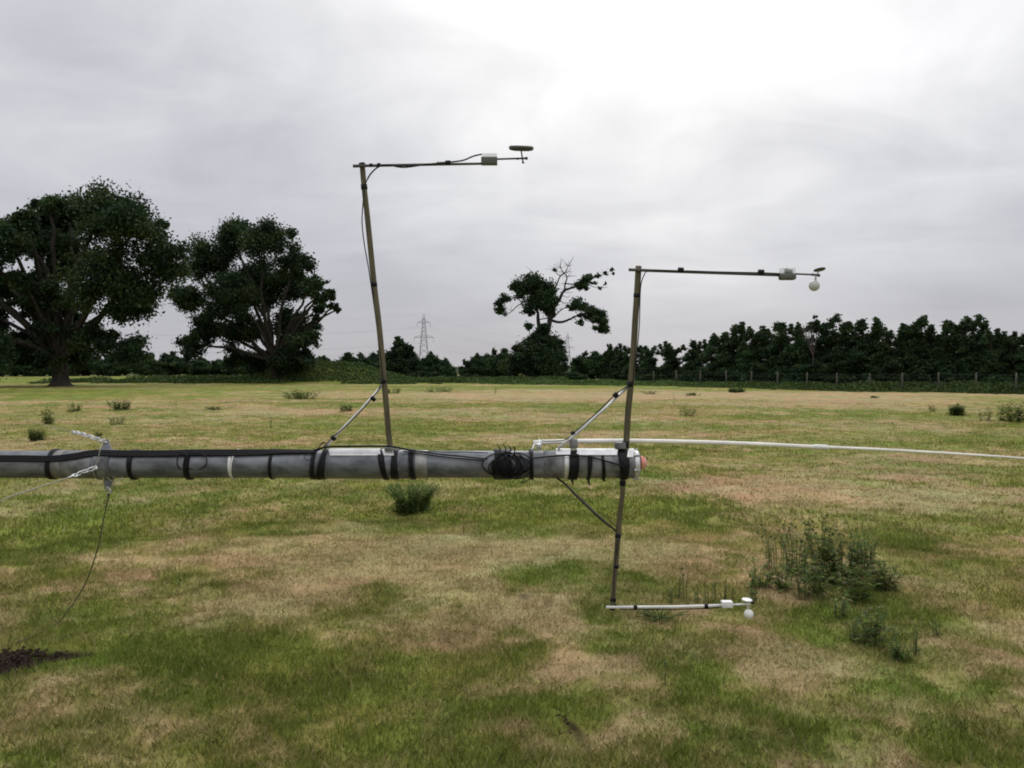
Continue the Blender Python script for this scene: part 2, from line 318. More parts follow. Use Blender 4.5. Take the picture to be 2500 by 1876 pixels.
# ------------------------------------------------------------------ grass
def sample_wedge(n, r0, r1, p=1.0, half=R(40)):
    """radii with density falling off like 1/r^p per area"""
    uu = RN.rand(n)
    if abs(2 - p) < 1e-6: r = r0 * (r1 / r0) ** uu
    else: e = 2 - p; r = (r0 ** e + uu * (r1 ** e - r0 ** e)) ** (1 / e)
    a = RN.uniform(-half, half, n); return r * np.sin(a), r * np.cos(a)
def blades(x, y, hgt, wid, lean, bend=True):
    n = len(x); z = H(x, y) - .004; az = RN.rand(n) * 2 * math.pi; la = RN.rand(n) * 2 * math.pi
    wx, wy = np.cos(az) * wid / 2, np.sin(az) * wid / 2; lx, ly = np.cos(la) * lean * hgt, np.sin(la) * lean * hgt; hz = hgt * np.sqrt(np.clip(1 - lean ** 2, .05, 1))
    b0 = np.stack([x - wx, y - wy, z], 1); b1 = np.stack([x + wx, y + wy, z], 1); tip = np.stack([x + lx, y + ly, z + hz], 1)
    if not bend: return np.stack([b0, b1, tip], 1).reshape(-1, 3), 3
    m0 = np.stack([x - wx * .8 + lx * .35, y - wy * .8 + ly * .35, z + hz * .6], 1); m1 = np.stack([x + wx * .8 + lx * .35, y + wy * .8 + ly * .35, z + hz * .6], 1)
    return np.stack([b0, b1, m1, tip, m0], 1).reshape(-1, 3), 5
def bcols(x, y, per):
    s = straw(x, y); c_ = gcol(x, y); r = RN.rand(len(x)); n = len(x)
    c_ = c_ * (.82 + .42 * RN.rand(n))[:, None]
    pick = (RN.rand(n) < .26)[:, None]; dry = np.array([.43, .355, .21]) * (.7 + .5 * r)[:, None]; grn = np.array([.140, .165, .038]) * (.7 + .6 * r)[:, None]
    m_ = (RN.rand(n) < (.12 + .6 * s))[:, None]; c_ = np.where(pick, np.where(m_, dry, grn), c_)
    return np.repeat(c_, per, 0)
def clumpy(x, y, amt=.75):
    kq = fbm(x, y, 5.5, 2, 101); keep = RN.rand(len(x)) < np.clip(1.35 * kq + .25 - (.25 * straw(x, y)), 0, 1)
    so_ = bsum(SOIL, x, y, .25) * (.3 + 1.4 * vn(x, y, 11, 37)); keep &= RN.rand(len(x)) > np.clip(so_ * 3.0, 0, .985); return x[keep], y[keep]
gvs = []; 
def layer(n, r0, r1, p, h0, h1, w0, w1, bend):
    x, y = sample_wedge(n, r0, r1, p); x, y = clumpy(x, y); n = len(x); s = straw(x, y); tall = fbm(x, y, 2.2, 2, 111)
    hg = RN.uniform(.75, 1, n) ** 1 * RN.uniform(h0, h1, n) * (.55 + .9 * tall) * (1.05 - .25 * s); lean = np.clip(RN.uniform(.1, .75, n) + .3 * s, 0, .97)
    vv, per = blades(x, y, hg, RN.uniform(w0, w1, n), lean, bend); return vv, per, bcols(x, y, per)
v5, _, c5 = layer(460000, 2.6, 9.5, 1.0, .02, .058, .0025, .006, True)
v3, _, c3 = layer(360000, 9.5, 46, 1.7, .03, .075, .010, .026, False)
# one grass object: near blades (5 corners each) and far blades (3 corners each)
allv = np.concatenate([v5, v3]); allc = np.concatenate([c5, c3])
me = bpy.data.meshes.new('grass'); nv = len(allv); n5 = len(v5) // 5; n3_ = len(v3) // 3
me.vertices.add(nv); me.loops.add(nv); me.polygons.add(n5 + n3_); me.vertices.foreach_set('co', allv.astype(np.float32).ravel())
me.loops.foreach_set('vertex_index', np.arange(nv, dtype=np.int32)); me.polygons.foreach_set('loop_start', np.concatenate([np.arange(n5) * 5, len(v5) + np.arange(n3_) * 3]).astype(np.int32)); me.update(calc_edges=True)
a = me.color_attributes.new('Col', 'FLOAT_COLOR', 'POINT'); c4 = np.ones((nv, 4), np.float32); c4[:, :3] = allc; a.data.foreach_set('color', c4.ravel())
me.materials.append(M['grass']); o = bpy.data.objects.new('grass', me); COL.objects.link(o); tag(o, 'short patchy green and straw coloured pasture grass', 'grass', kind='stuff')
cb = MB()
for (bx, by, rx, ry, a_), cnt in ((SOIL[0], 900), (SOIL[1], 16)):
    for i in range(cnt):
        x = bx + RN.normal() * rx * .6; y = by + RN.normal() * ry * .55; r_ = RN.uniform(.005, .022) if cnt > 50 else RN.uniform(.004, .010); n_ = 6; c_ = Vector((x, y, Hs(x, y) + r_ * .25)); vs = [c_ + Vector((0, 0, r_ * .7))]
        for j in range(n_): vs.append(c_ + Vector((math.cos(j * 1.047), math.sin(j * 1.047), RN.uniform(-.2, .3))) * r_ * RN.uniform(.7, 1.3))
        vs.append(c_ - Vector((0, 0, r_ * .6))); cb.add(vs, [(0, 1 + j, 1 + (j + 1) % n_) for j in range(n_)] + [(n_ + 1, 1 + (j + 1) % n_, 1 + j) for j in range(n_)], False)
o = cb.build('soil_clods', mat_simple('dark_soil', (.040, .026, .019), .95, 0, 60, .4, .5, spec=.1, col2=(.014, .010, .008)), None, org=(SOIL[0][0], SOIL[0][1], 0)); tag(o, 'dark crumbled earth in the bare rut and the small scrape', 'soil', kind='stuff')
# ------------------------------------------------------------------ leaves and trees
def leafquads(cen, size, flat=.0):
    n = len(cen); a = RN.normal(size=(n, 3)); a /= np.linalg.norm(a, axis=1)[:, None]; b_ = RN.normal(size=(n, 3)); b_ -= a * (a * b_).sum(1)[:, None]; b_ /= np.linalg.norm(b_, axis=1)[:, None]
    s = (size * RN.uniform(.6, 1.4, n))[:, None]; a = a * s; b_ = b_ * s * .62
    return np.stack([cen - a, cen - b_ * 1.0 + a * .1, cen + a, cen + b_ * 1.0 - a * .1], 1).reshape(-1, 3)
GREENS = np.array([[.026, .050, .024], [.034, .064, .026], [.020, .040, .021], [.044, .068, .025]])
def cluster_leaves(cl, dens, lsize, sub=.34, cols=GREENS, twigs=None, bright=1.0, shell=.55):
    """cl: list of (centre, radius[, fill]) in world metres"""
    P_, C_ = [], []
    for it in cl:
        c_, r = it[0], it[1]; fill = it[2] if len(it) > 2 else 1.0
        ns = max(4, int(16 * fill * max(r / 1.5, .6))); d = RN.normal(size=(ns, 3)); d /= np.linalg.norm(d, axis=1)[:, None]
        rad = r * (shell + (1 - shell) * RN.rand(ns)) * RN.uniform(.5, 1.12, ns); sc = np.array(c_)[None] + d * rad[:, None] * np.array([1, 1, .85])
        if twigs is not None: twigs.append((Vector(c_), [Vector(s_) for s_ in sc], r))
        tot = int(dens * fill * r * r * 4); per = max(3, tot // ns)
        for s_ in sc:
            sr = r * sub * RN.uniform(.6, 1.25); n = int(per * RN.uniform(.6, 1.4))
            p = s_[None] + RN.normal(size=(n, 3)) * sr * np.array([.55, .55, .42]); P_.append(p)
            base = cols[RN.randint(len(cols))] * RN.uniform(.75, 1.3) * bright; C_.append(np.tile(base, (n, 1)) * RN.uniform(.7, 1.35, n)[:, None])
    P_ = np.concatenate(P_); C_ = np.concatenate(C_); ok = P_[:, 2] > 0.02; P_, C_ = P_[ok], C_[ok]
    return leafquads(P_, lsize), np.repeat(C_, 4, 0)
def limb(mb, pts, r0, r1, n=7, jit=.04, sp=5):
    L = spline(pts, sp); m = len(L); tot = (L[-1] - L[0]).length
    for i in range(1, m - 1): L[i] = L[i] + Vector(RN.normal(size=3)) * jit * tot * .25
    mb.tube(L, [r0 + (r1 - r0) * (i / (m - 1)) ** .8 for i in range(m)], n)
def trunk_flare(mb, base, top, r, n=14):
    ax = top - base; L = [base + ax * t for t in (-.06, 0, .05, .12, .25, .5, .75, 1)]
    vs = []; fac = (2.2, 1.9, 1.5, 1.2, 1.05, .95, .88, .82)
    for i, p in enumerate(L):
        for j in range(n):
            qa = 2 * math.pi * j / n; w_ = 1 + .22 * math.sin(qa * 5 + 1) * max(0, fac[i] - .95); vs.append(p + Vector((math.cos(qa), math.sin(qa), 0)) * r * fac[i] * w_)
    m = len(L); mb.add(vs, [(i * n + j, i * n + (j + 1) % n, (i + 1) * n + (j + 1) % n, (i + 1) * n + j) for i in range(m - 1) for j in range(n)])
def big_tree(name, label, cat, base, top, r, clusters, dens, lsize, extra=None, bark='bark', cols=GREENS, limbs=True, shell=.55, group=None, sub=.34, bright=1.):
    root = empty(name, base, label, cat, group); tw = []; lv, lc = cluster_leaves(clusters, dens, lsize, twigs=tw, cols=cols, shell=shell, sub=sub, bright=bright)
    mb = MB(); trunk_flare(mb, base, top, r)
    for c_, subs, cr in tw:
        if limbs:
            d = c_ - top; mid_ = top + d * .45 + Vector((0, 0, .12 * d.length)) + Vector(RN.normal(size=3)) * .05 * d.length; rl = min(r * .45, .05 + .028 * d.length)
            limb(mb, [top - Vector((0, 0, r * .6)), mid_, c_], rl * 1.3, rl * .35)
        for s_ in subs[::2]: limb(mb, [c_, (c_ + s_) / 2 + Vector(RN.normal(size=3)) * cr * .08, s_], .05, .018, n=4, sp=2)
    if extra: extra(mb)
    mb.build('trunk', M[bark], root); np_mesh('crown', lv, 4, M['leaf'], lc, root); return root
def PC(L, Y, dj=.0):
    out = []
    for it in L:
        yy = Y + (RN.rand() - .5) * 2 * dj + (it[4] if len(it) > 4 else 0); c_ = P(it[0], it[1], yy); out.append((c_, it[2] * Y / F, it[3] if len(it) > 3 else 1.0))
    return out
def gp(px, Y, dz=0): p = P(px, 900, Y); return Vector((p.x, Y, Hs(p.x, Y) + dz))
DK = GREENS * .9
oakA = PC([(-230,700,90),(-160,600,90),(-70,600,80),(10,590,52),(85,570,66),(165,530,75),(250,520,80),(330,560,80),(395,640,70),(20,560,36),(60,535,38),(100,510,34),(130,505,30),(10,705,42),(85,705,50),
  (165,640,80),(245,680,90),(330,730,75),(55,745,30),(30,868,38),(85,850,52),(150,845,62),(225,835,60),(310,850,50),(-60,850,80),(-150,790,80),(140,780,55),(100,800,32,.6),(0,690,40),(50,690,34),(-30,770,50),(55,835,40),(120,875,38),(190,870,34),(0,860,45),(120,730,50)], 70, 5)
oakA += PC([(40,850,45),(110,850,50),(180,850,50),(20,700,45),(100,700,45),(120,760,45),(60,560,45),(120,540,40),(130,600,50)], 74, 2)
big_tree('oak_tree', 'broad dark oak with a stout flared trunk, at the left edge of the field', 'tree', gp(148, 70), P(146, 872, 70), .62, oakA, 300, .13, cols=DK, group='old field oaks')
oakB = PC([(790,722,24),(815,748,14),(778,752,20),(825,757,9,.7),(762,800,22),(752,832,24),(772,775,12),(728,880,36),(690,880,36),(640,880,40),(590,870,40),(720,640,48),(650,590,60),(580,580,60),(510,640,60),(560,720,70),(640,700,80),(720,700,50),
  (705,790,50),(600,800,60),(510,800,50),(745,870,24),(735,835,30),(760,820,20),(712,830,34),(740,800,24),(775,735,16),(700,860,30),(760,700,30),(790,695,12,.6),(460,730,50),(470,840,40),(755,885,20)], 88, 4)
big_tree('oak_tree', 'tall dark oak left of the grassy mound, ragged branch ends reaching right', 'tree', gp(675, 88), P(672, 880, 88), .45, oakB, 330, .13, cols=DK, group='old field oaks')
# dead-topped oak
YD = 104.0
def c2(x, y): return (1150 + x * .226, 600 + y * .226)
cl = []
for x, y, r_, f in [(640,400,150,1),(560,470,110,1),(760,480,120,1),(820,600,130,1),(700,620,120,1),(850,700,90,1),(800,520,100,1),(480,440,70,.9),(520,540,60,.8),(380,560,60,.8),(310,620,60,.8),(320,700,62,.9),(280,610,40,.7),(600,700,60,.7),(660,720,50,.7),
   (1240,400,85,.9),(1270,350,60,.8),(1160,430,55,.7),(1220,460,60,.7),(1370,330,40,.4),(1440,300,35,.35),(1520,265,26,.6),(1525,305,20,.5),(1450,410,30,.3),(1390,460,28,.35),(1340,400,35,.4),
   (1150,620,85,.7),(1200,660,80,.7),(1090,670,55,.6),(1290,690,80,.8),(1370,740,90,.95),(1410,820,75,1),(1440,890,60,1),(1390,930,55,.9),(1350,890,40,.8),(1330,800,60,.8),(1180,820,50,.35),(1180,860,35,.3),(1230,760,60,.5),(905,270,26,.8),(845,440,30,.7),(380,745,22,.7),(620,330,30,.7),(480,400,26,.6)]:
    px, py = c2(x, y); cl.append((P(px, py, YD + RN.uniform(-1.2, 1.2)), r_ * .226 * YD / F, f))
def dead_limbs(mb):
    def L(pts, r0, r1, n=6): limb(mb, [P(*c2(x, y), YD + dz_) for x, y, dz_ in pts], r0, r1, n, jit=.01, sp=4)
    L([(800,1000,0),(840,880,0),(850,790,0),(880,700,0),(960,570,.3),(1010,485,.5),(1100,455,.8),(1220,430,1)], .42, .09)
    L([(760,1000,0),(735,880,0),(725,780,0),(710,690,0),(650,560,-.3),(620,420,-.5)], .36, .08)
    L([(850,800,0),(960,830,.2),(1060,800,.5),(1130,765,.8),(1250,740,1),(1390,800,1.2),(1430,900,1.2)], .19, .05)
    L([(870,790,0),(910,760,.5),(980,690,.8),(1080,660,1),(1200,650,1)], .10, .04)
    L([(900,650,0),(960,600,-.5),(1000,620,-.7),(1080,620,-.9)], .08, .03)
    L([(890,500,0),(920,430,0),(965,330,.1),(1020,290,.2),(1050,220,.3),(1100,140,.4)], .13, .03); L([(880,560,0),(890,500,0)], .15, .13)
    L([(1010,485,.5),(1015,420,.4),(1035,340,.3),(990,280,0),(965,230,-.2),(975,150,-.3)], .13, .03)
    L([(1020,410,.4),(1100,415,.7),(1180,390,1),(1250,380,1)], .09, .03); L([(1250,400,1),(1330,350,1.2),(1440,310,1.4),(1520,270,1.5)], .07, .02)
    L([(1250,420,1),(1340,450,1.2),(1400,460,1.3),(1460,400,1.3)], .05, .02); L([(965,330,.1),(925,300,0),(900,260,0),(870,280,-.3)], .06, .02)
    L([(1035,340,.3),(1080,330,.2),(1140,330,0)], .04, .02); L([(1030,300,.3),(1070,250,.5),(1050,160,.6)], .04, .015); L([(970,240,0),(920,220,0),(890,200,-.2)], .03, .015)
    L([(720,720,0),(620,650,-.5),(520,640,-.9),(430,720,-1),(380,745,-1)], .10, .03); L([(560,640,-.5),(480,560,-.9),(340,620,-1),(280,610,-1)], .08, .03)
    L([(990,540,.3),(1040,560,.4),(1070,540,.4)], .04, .02); L([(1100,770,.6),(1150,820,.5),(1180,870,.5)], .06, .03); L([(850,780,0),(790,790,0),(730,800,0)], .08, .06)
    L([(1000,500,.5),(1060,510,.3),(1110,500,.2)], .04, .015); L([(870,860,0),(800,890,0),(770,880,0)], .06, .05); L([(1050,220,.3),(1000,170,.2),(970,130,.2)],.025,.012); L([(1100,140,.4),(1110,100,.4)],.02,.01)
    L([(620,420,-.5),(625,330,-.5),(640,260,-.4),(590,230,-.4)], .05, .012)
_dl = dead_limbs
def dead_limbs(mb):
    _dl(mb)
    for x0, y0, n in ((1050,220,7),(1000,290,6),(965,330,4),(975,240,5),(1035,340,5),(920,430,4),(1015,420,4),(1100,455,4),(1180,400,6),(1330,350,6),(1440,310,5),(1400,460,4),(1010,485,4),(900,260,4),(620,400,5),(480,430,4),(1100,650,5),(980,690,4),(1250,740,5),(1440,880,4),(430,700,4)):
        for _ in range(n):
            a_ = RN.uniform(-.4, 3.5); l_ = RN.uniform(35, 105); x1, y1 = x0 + math.cos(a_) * l_, y0 - abs(math.sin(a_)) * l_ * .9; dz_ = RN.uniform(-.6, .6)
            limb(mb, [P(*c2(x0, y0), YD + .3), P(*c2((x0 + x1) / 2 + RN.uniform(-9, 9), (y0 + y1) / 2), YD + dz_ / 2 + .2), P(*c2(x1, y1), YD + dz_)], .024, .008, 4, sp=2)
big_tree('stag_headed_oak', 'half dead oak with bare forked upper limbs above its ivy-clad base', 'tree', gp(1320, YD), P(1322, 850, YD), .5, cl, 300, .14, extra=dead_limbs, bark='deadwood', limbs=False, shell=.45, sub=.5, cols=GREENS * 1.05)
ivy = PC([(1318,812,22),(1298,835,26),(1345,835,28),(1280,875,40),(1325,870,44),(1362,868,26),(1372,895,20),(1300,905,36),(1345,905,36),(1252,905,26),(1290,800,14,.7),(1330,800,16,.8),(1365,835,14,.8),(1262,850,14,.8),(1378,878,10)], YD - 3.5, 1.2)
def bush_from(name, label, base, clusters, dens, lsize, group=None, cols=GREENS, cat='bush', core=True, bright=1.):
    root = empty(name, base, label, cat, group); lv, lc = cluster_leaves(clusters, dens, lsize, cols=cols, shell=.35, sub=.42, bright=bright)
    mb = MB()
    for it in clusters: limb(mb, [base + Vector((0, 0, -.1)), (base + it[0]) / 2 + Vector(RN.normal(size=3)) * .15 * it[1], it[0]], .07, .03, 5)
    mb.build('branches', M['bark'], root); np_mesh('foliage', lv, 4, M['leaf'], lc, root); return root
bush_from('ivy_bush', 'tall dark ivy and hawthorn mass at the foot of the half dead oak', gp(1322, YD - 3.5), ivy, 420, .12, cols=DK * 1.05)
# ------------------------------------------------------------------ bushes: a few models, copied
def bush_proto(name, w_, h_, spiky=0., seedc=0, cols=GREENS, lsize=.12, dens=330):
    """bush at the origin, w_ wide and h_ high; clusters fill a lumpy dome down to the ground"""
    cl = []; n = int(10 + 5 * w_)
    for i in range(n):
        a = RN.rand() * 2 * math.pi; q_ = math.sqrt(RN.rand()); x = math.cos(a) * q_ * w_ * .42; y = math.sin(a) * q_ * w_ * .30
        top = h_ * (1 - .55 * q_ ** 2) * RN.uniform(.72, .92); z = top * (RN.rand() ** .6); r = RN.uniform(.13, .22) * min(w_, h_) * 1.1
        cl.append((Vector((x, y, max(z, r * .5))), r, 1.0))
    for i in range(int(spiky * 10)):
        a = RN.rand() * 2 * math.pi; q_ = RN.rand() * .8; cl.append((Vector((math.cos(a) * q_ * w_ * .4, math.sin(a) * q_ * w_ * .3, h_ * (1 - .35 * q_) * RN.uniform(.85, 1.02))), .09 * h_, .8))
    lv, lc = cluster_leaves(cl, dens, lsize, cols=cols, shell=.35, sub=.42); mb = MB()
    for it in cl: limb(mb, [Vector((it[0].x * .15, it[0].y * .15, -.1)), it[0] * .55 + Vector((0, 0, .1)), it[0]], .06, .02, 4, sp=3)
    return lv, lc, mb
def make_proto(name, cat, w_, h_, spiky, cols, lsize=.12, dens=330, tname='branches', cname='foliage'):
    lv, lc, mb = bush_proto(name, w_, h_, spiky, 0, cols, lsize, dens)
    root = empty(name, (0, 0, 0), 'x', cat); mb.build(tname, M['bark'], root); np_mesh(cname, lv, 4, M['leaf'], lc, root); return root
def place(proto, px, Y, top, wpx, label, group, used, basew, baseh, rz=None):
    o = proto if id(proto) not in used else copy_tree(proto); used.add(id(proto))
    b_ = gp(px, Y); tz = P(px, top, Y).z; o.location = b_; s = max((tz - b_.z), .3) / baseh; sw = (wpx * Y / F) / basew
    o.scale = (sw, (sw + s) / 2, s); o.rotation_euler = (0, 0, RN.choice([0, math.pi]) + RN.uniform(-.35, .35)); o['label'] = label; o['group'] = group; return o
used = set()
HB = [make_proto('hedge_bush', 'bush', 6, 4, .3, GREENS * q_, .13, 420) for q_ in (1.1, 1.3, .95)]
BG = 'bushes beyond the mound'
for i, (px, Y, top, wpx, lb) in enumerate([
  (790, 106, 868, 130, 'low green bush rising directly behind the grassy mound'),
  (868, 108, 854, 130, 'dark bush behind the mound, ending at the left upright pole'),
  (925, 110, 852, 90, 'dark rounded bush directly behind the left upright pole'),
  (1052, 104, 858, 100, 'dense dark bush below the near pylon'),
  (1010, 110, 872, 110, 'low dark bush between the spiky tree and the pylon bush'),
  (1030, 100, 905, 150, 'low bramble growth at the foot of the pylon bush'),
  (1165, 108, 862, 90, 'sloping bush right of the pale gap in the hedge'),
  (1215, 110, 842, 110, 'higher bush left of the ivy-clad oak base'),
  (1140, 98, 912, 110, 'low green scrub below the pale gap in the hedge'),
  (1400, 98, 905, 90, 'low green scrub right of the ivy-clad oak base'),
  (1440, 112, 850, 110, 'young bush right of the half dead oak'),
  (1490, 112, 836, 90, 'bush directly left of the right upright pole')]):
    place(HB[i % 3], px, Y, top, wpx, lb, BG, used, 6, 4)
used.add(0)
SP = make_proto('shrubby_tree', 'tree', 4.5, 4.6, 1.6, GREENS * .85, .12, 420)
place(SP, 975, 104, 823, 92, 'spiky-topped small tree between the left upright pole and the near pylon', None, used, 4.5, 4.6); del SP['group']
place(HB[1], 1085, 102, 875, 60, 'small dark bush at the left side of the pale gap', BG, used, 6, 4)
for i, px in enumerate(range(-140, 780, 70)):
    lb = {0:'x'}.get(-1) or 'distant dark hedge bush beyond the oaks, %s' % ['outside the left edge', 'at the left edge of the photo', 'just left of the big oak trunk', 'just behind the big oak trunk', 'just right of the big oak trunk', 'second right of the big oak trunk', 'third right of the big oak trunk', 'fourth right of the big oak trunk', 'midway between the two oak trunks', 'fourth left of the second oak trunk','third left of the second oak trunk','left of the second oak trunk', 'right behind the second oak trunk','right of the second oak trunk'][i]
    place(HB[i % 3], px, 150 + RN.uniform(-4, 4), 862 + RN.uniform(-8, 8), 105, lb, 'distant hedge beyond the oaks', used, 6, 4)
# plantation trees on the right: five models
def young_proto(kq):
    cl = []; h_ = 5.6; nlev = 9
    for i in range(nlev):
        z = .5 + i * (h_ - 1.5) / nlev; wr = 1.55 * (1 - .55 * (i / nlev) ** 1.6)
        for j in range(4 if i < 6 else 3):
            a = RN.rand() * 2 * math.pi; q_ = RN.uniform(.3, 1) * wr * .8; cl.append((Vector((math.cos(a) * q_, math.sin(a) * q_, z + RN.uniform(-.2, .3))), RN.uniform(.5, .75) * (1 - .35 * i / nlev), 1.))
    for j in range(8):
        a = RN.rand() * 2 * math.pi; q_ = RN.uniform(0, 1.15); zt = RN.uniform(.80, 1.12) * h_
        for e_ in range(3): cl.append((Vector((math.cos(a) * q_ * (1 + .06 * e_), math.sin(a) * q_ * (1 + .06 * e_), zt - .65 + .27 * e_)), .34 - .07 * e_, .85))
    for j in range(14):
        a = RN.rand() * 2 * math.pi; q_ = RN.uniform(.2, 1.5); cl.append((Vector((math.cos(a) * q_, math.sin(a) * q_, RN.uniform(.2, 1.3))), .55, 1.))
    root = empty('young_tree', (0, 0, 0), 'x', 'tree'); lv, lc = cluster_leaves(cl, 560, .085, cols=GREENS * [1.0, 1.25, .9, 1.1, 1.4][kq], shell=.25, sub=.52); mb = MB()
    mb.tube([Vector((0, 0, -.1)), Vector((.03, 0, 1.5)), Vector((0, .04, 3.2)), Vector((.05, 0, 5))], [.1, .08, .055, .02], 7)
    for it in cl: limb(mb, [Vector((0, 0, max(.3, it[0].z - .7))), it[0] * .6 + Vector((0, 0, it[0].z * .3)), it[0]], .03, .012, 4, sp=2)
    mb.build('trunk', M['bark'], root); np_mesh('crown', lv, 4, M['leaf'], lc, root); return root
YP = [young_proto(i) for i in range(5)]
E0, E1 = Vector((39.0, 43.0)), Vector((1.0, 83.0)); ED = (E1 - E0).normalized(); EN = Vector((ED.y, -ED.x)) * 1.0
if EN.y < 0: EN = -EN
def edge_at(px, off):
    """point of the line parallel to the field edge, off metres behind it, seen in column px"""
    t = (px - CX) / F; p0 = E0 + EN * off    # X = t*Y
    s = (t * p0.y - p0.x) / (ED.x - t * ED.y); return p0 + ED * s
def plant_young(i, px, top, off, wsc, label, group):
    pr = YP[i % 5]; o = pr if id(pr) not in used else copy_tree(pr); used.add(id(pr)); p = edge_at(px, off); z = Hs(p.x, p.y); tz = P(px, top, p.y).z
    s = (tz - z) / 6.1; o.location = (p.x, p.y, z); o.scale = (wsc * s, wsc * s, s); o.rotation_euler = (0, 0, RN.rand() * 6.28); o['label'] = label; o['group'] = group
front = [(1545,842),(1590,846),(1640,836),(1690,828),(1735,816),(1790,785),(1835,800),(1875,792),(1905,783),(1945,790),(1985,812),(2022,770),(2070,785),(2105,776),(2135,782),(2175,800),(2235,778),(2262,774),(2310,778),(2345,776),(2375,780),(2420,808),(2460,806),(2500,812),(2560,800),(2630,790),(2710,780)]
lbl = ['directly right of the right upright pole','second right of the right upright pole','third right of the right upright pole','rounded, below the first tape mark of the arm','lighter green, left of the tall group','tall pointed, first of the tall group','shorter, right of the first tall one','tall, two left of the hanging ball','tall pointed, left of the hanging ball','lower left of the hanging ball','low one straight below the ball','tallest narrow crown near the hanging ball','right of the tallest narrow crown','feathery crown, middle of the right half','feathery crown right of the middle one','lower one in the dip of the treeline','upright shoots, right of the dip','tall, second right of the dip','broad dense crown above the rightmost bush','broad dense crown, second near the right','last tall crown before the treeline drops','low crown where the treeline drops','low crown, second from the right edge','low crown at the right edge','outside the right edge','second outside the right edge','third outside the right edge']
for i, (px, top) in enumerate(front): plant_young(i, px, top, 5.0 + RN.uniform(-.5, .8), 1.2 + .25 * RN.rand(), 'dark green plantation tree, ' + lbl[i], 'young trees behind the wire fence')
back = list(range(1515, 2720, 62))
for i, px in enumerate(back): plant_young(i + 2, px, 826 - (12 if px > 1760 else -16), 9.0 + RN.uniform(-1, 1), 1.45, ('back-row plantation tree behind the one ' + lbl[min(range(len(front)), key=lambda q_: abs(front[q_][0] - px))]).replace('just right of', 'right of'), 'back row of the plantation')
# bare thin tree between the crowns
tb = MB(); p = edge_at(1985, 4.5); b0 = Vector((p.x, p.y, Hs(p.x, p.y)))
root = empty('bare_sapling', b0, 'thin purplish bare sapling poking above the treeline right of the hanging ball', 'tree')
for i in range(16):
    px = 1985 + RN.uniform(-38, 20); t_ = P(px, RN.uniform(785, 812), p.y); limb(tb, [b0 + Vector((0, 0, 2.4)), (b0 + t_) / 2 + Vector((0, 0, 1.4)), t_], .035, .012, 4)
tb.tube([b0 - Vector((0, 0, .1)), b0 + Vector((0, 0, 2.6))], [.06, .04], 6); tb.build('branches', mat_simple('purplish_twigs', (.085, .062, .06), .8, 0, 5, .3), root)
lv, lc = cluster_leaves([(P(1991, 775, p.y), .22, 1.), (P(1989, 787, p.y), .25, 1.), (P(1988, 800, p.y), .25, 1.)], 420, .09, cols=DK); np_mesh('foliage', lv, 4, M['leaf'], lc, root)
# undergrowth below the plantation: bramble band, one uncountable mass
def band(name, label, t0, t1, o0, o1, h0, h1, n, size, cols, kind='stuff', cat='undergrowth'):
    L_ = (E1 - E0).length; t = RN.uniform(t0, t1, n); o_ = o0 + (o1 - o0) * RN.rand(n) + 1.6 * (vn(t, t * 0, .35, 301) - .5) + .8 * (vn(t, t * 0, 1.3, 302) - .5); x = E0.x + ED.x * t + EN.x * o_; y = E0.y + ED.y * t + EN.y * o_
    hm = h0 + (h1 - h0) * fbm(x, y, .45, 3, 201); ed = np.clip((o_ - o0) / 2.6 + .05 + .5 * (vn(x, y, .8, 205) - .5), 0.04, 1); lf_ = np.clip((t - 12) / 28, 0, 1); hm = hm * (1 - .5 * lf_); z = H(x, y) + RN.rand(n) ** .7 * hm * ed
    c_ = cols[RN.randint(len(cols), size=n)] * (RN.uniform(.65, 1.35, n) * (.8 + .5 * fbm(x, y, .8, 2, 207)) * (1 + .8 * lf_))[:, None]
    o = np_mesh(name, leafquads(np.stack([x, y, z], 1), size), 4, M['leaf'], np.repeat(c_, 4, 0), org=(E0.x, E0.y, 0)); tag(o, label, cat, kind=kind)
VG = np.array([[.042, .068, .020], [.060, .090, .026], [.036, .058, .018]])
band('undergrowth', 'low dark bramble and long grass along the foot of the plantation', -14, 64, -.3, 5.5, .35, 1.0, 90000, .09, VG)
n = 60000; x = RN.uniform(-48, 6, n); y = RN.uniform(84, 99, n); hm = .15 + .75 * fbm(x, y, .4, 3, 221) * np.clip((y - 84) / 6, .1, 1)
z = H(x, y) + RN.rand(n) * hm; c_ = VG[RN.randint(3, size=n)] * RN.uniform(.8, 1.7, n)[:, None]
far_ok = ((fbm(x, y, .25, 2, 223) + .02 * (y - 90)) > .42) | ((np.abs(x - MOUND[0]) < 9) & (y > 86.5)); x, y, z, c_ = x[far_ok], y[far_ok], z[far_ok], c_[far_ok]
o = np_mesh('rough_grass', leafquads(np.stack([x, y, z], 1), .11), 4, M['leaf'], np.repeat(c_, 4, 0), org=(0, 90, 0)); tag(o, 'rough green grass and nettles on the mound and below the far bushes', 'rough grass', kind='stuff')
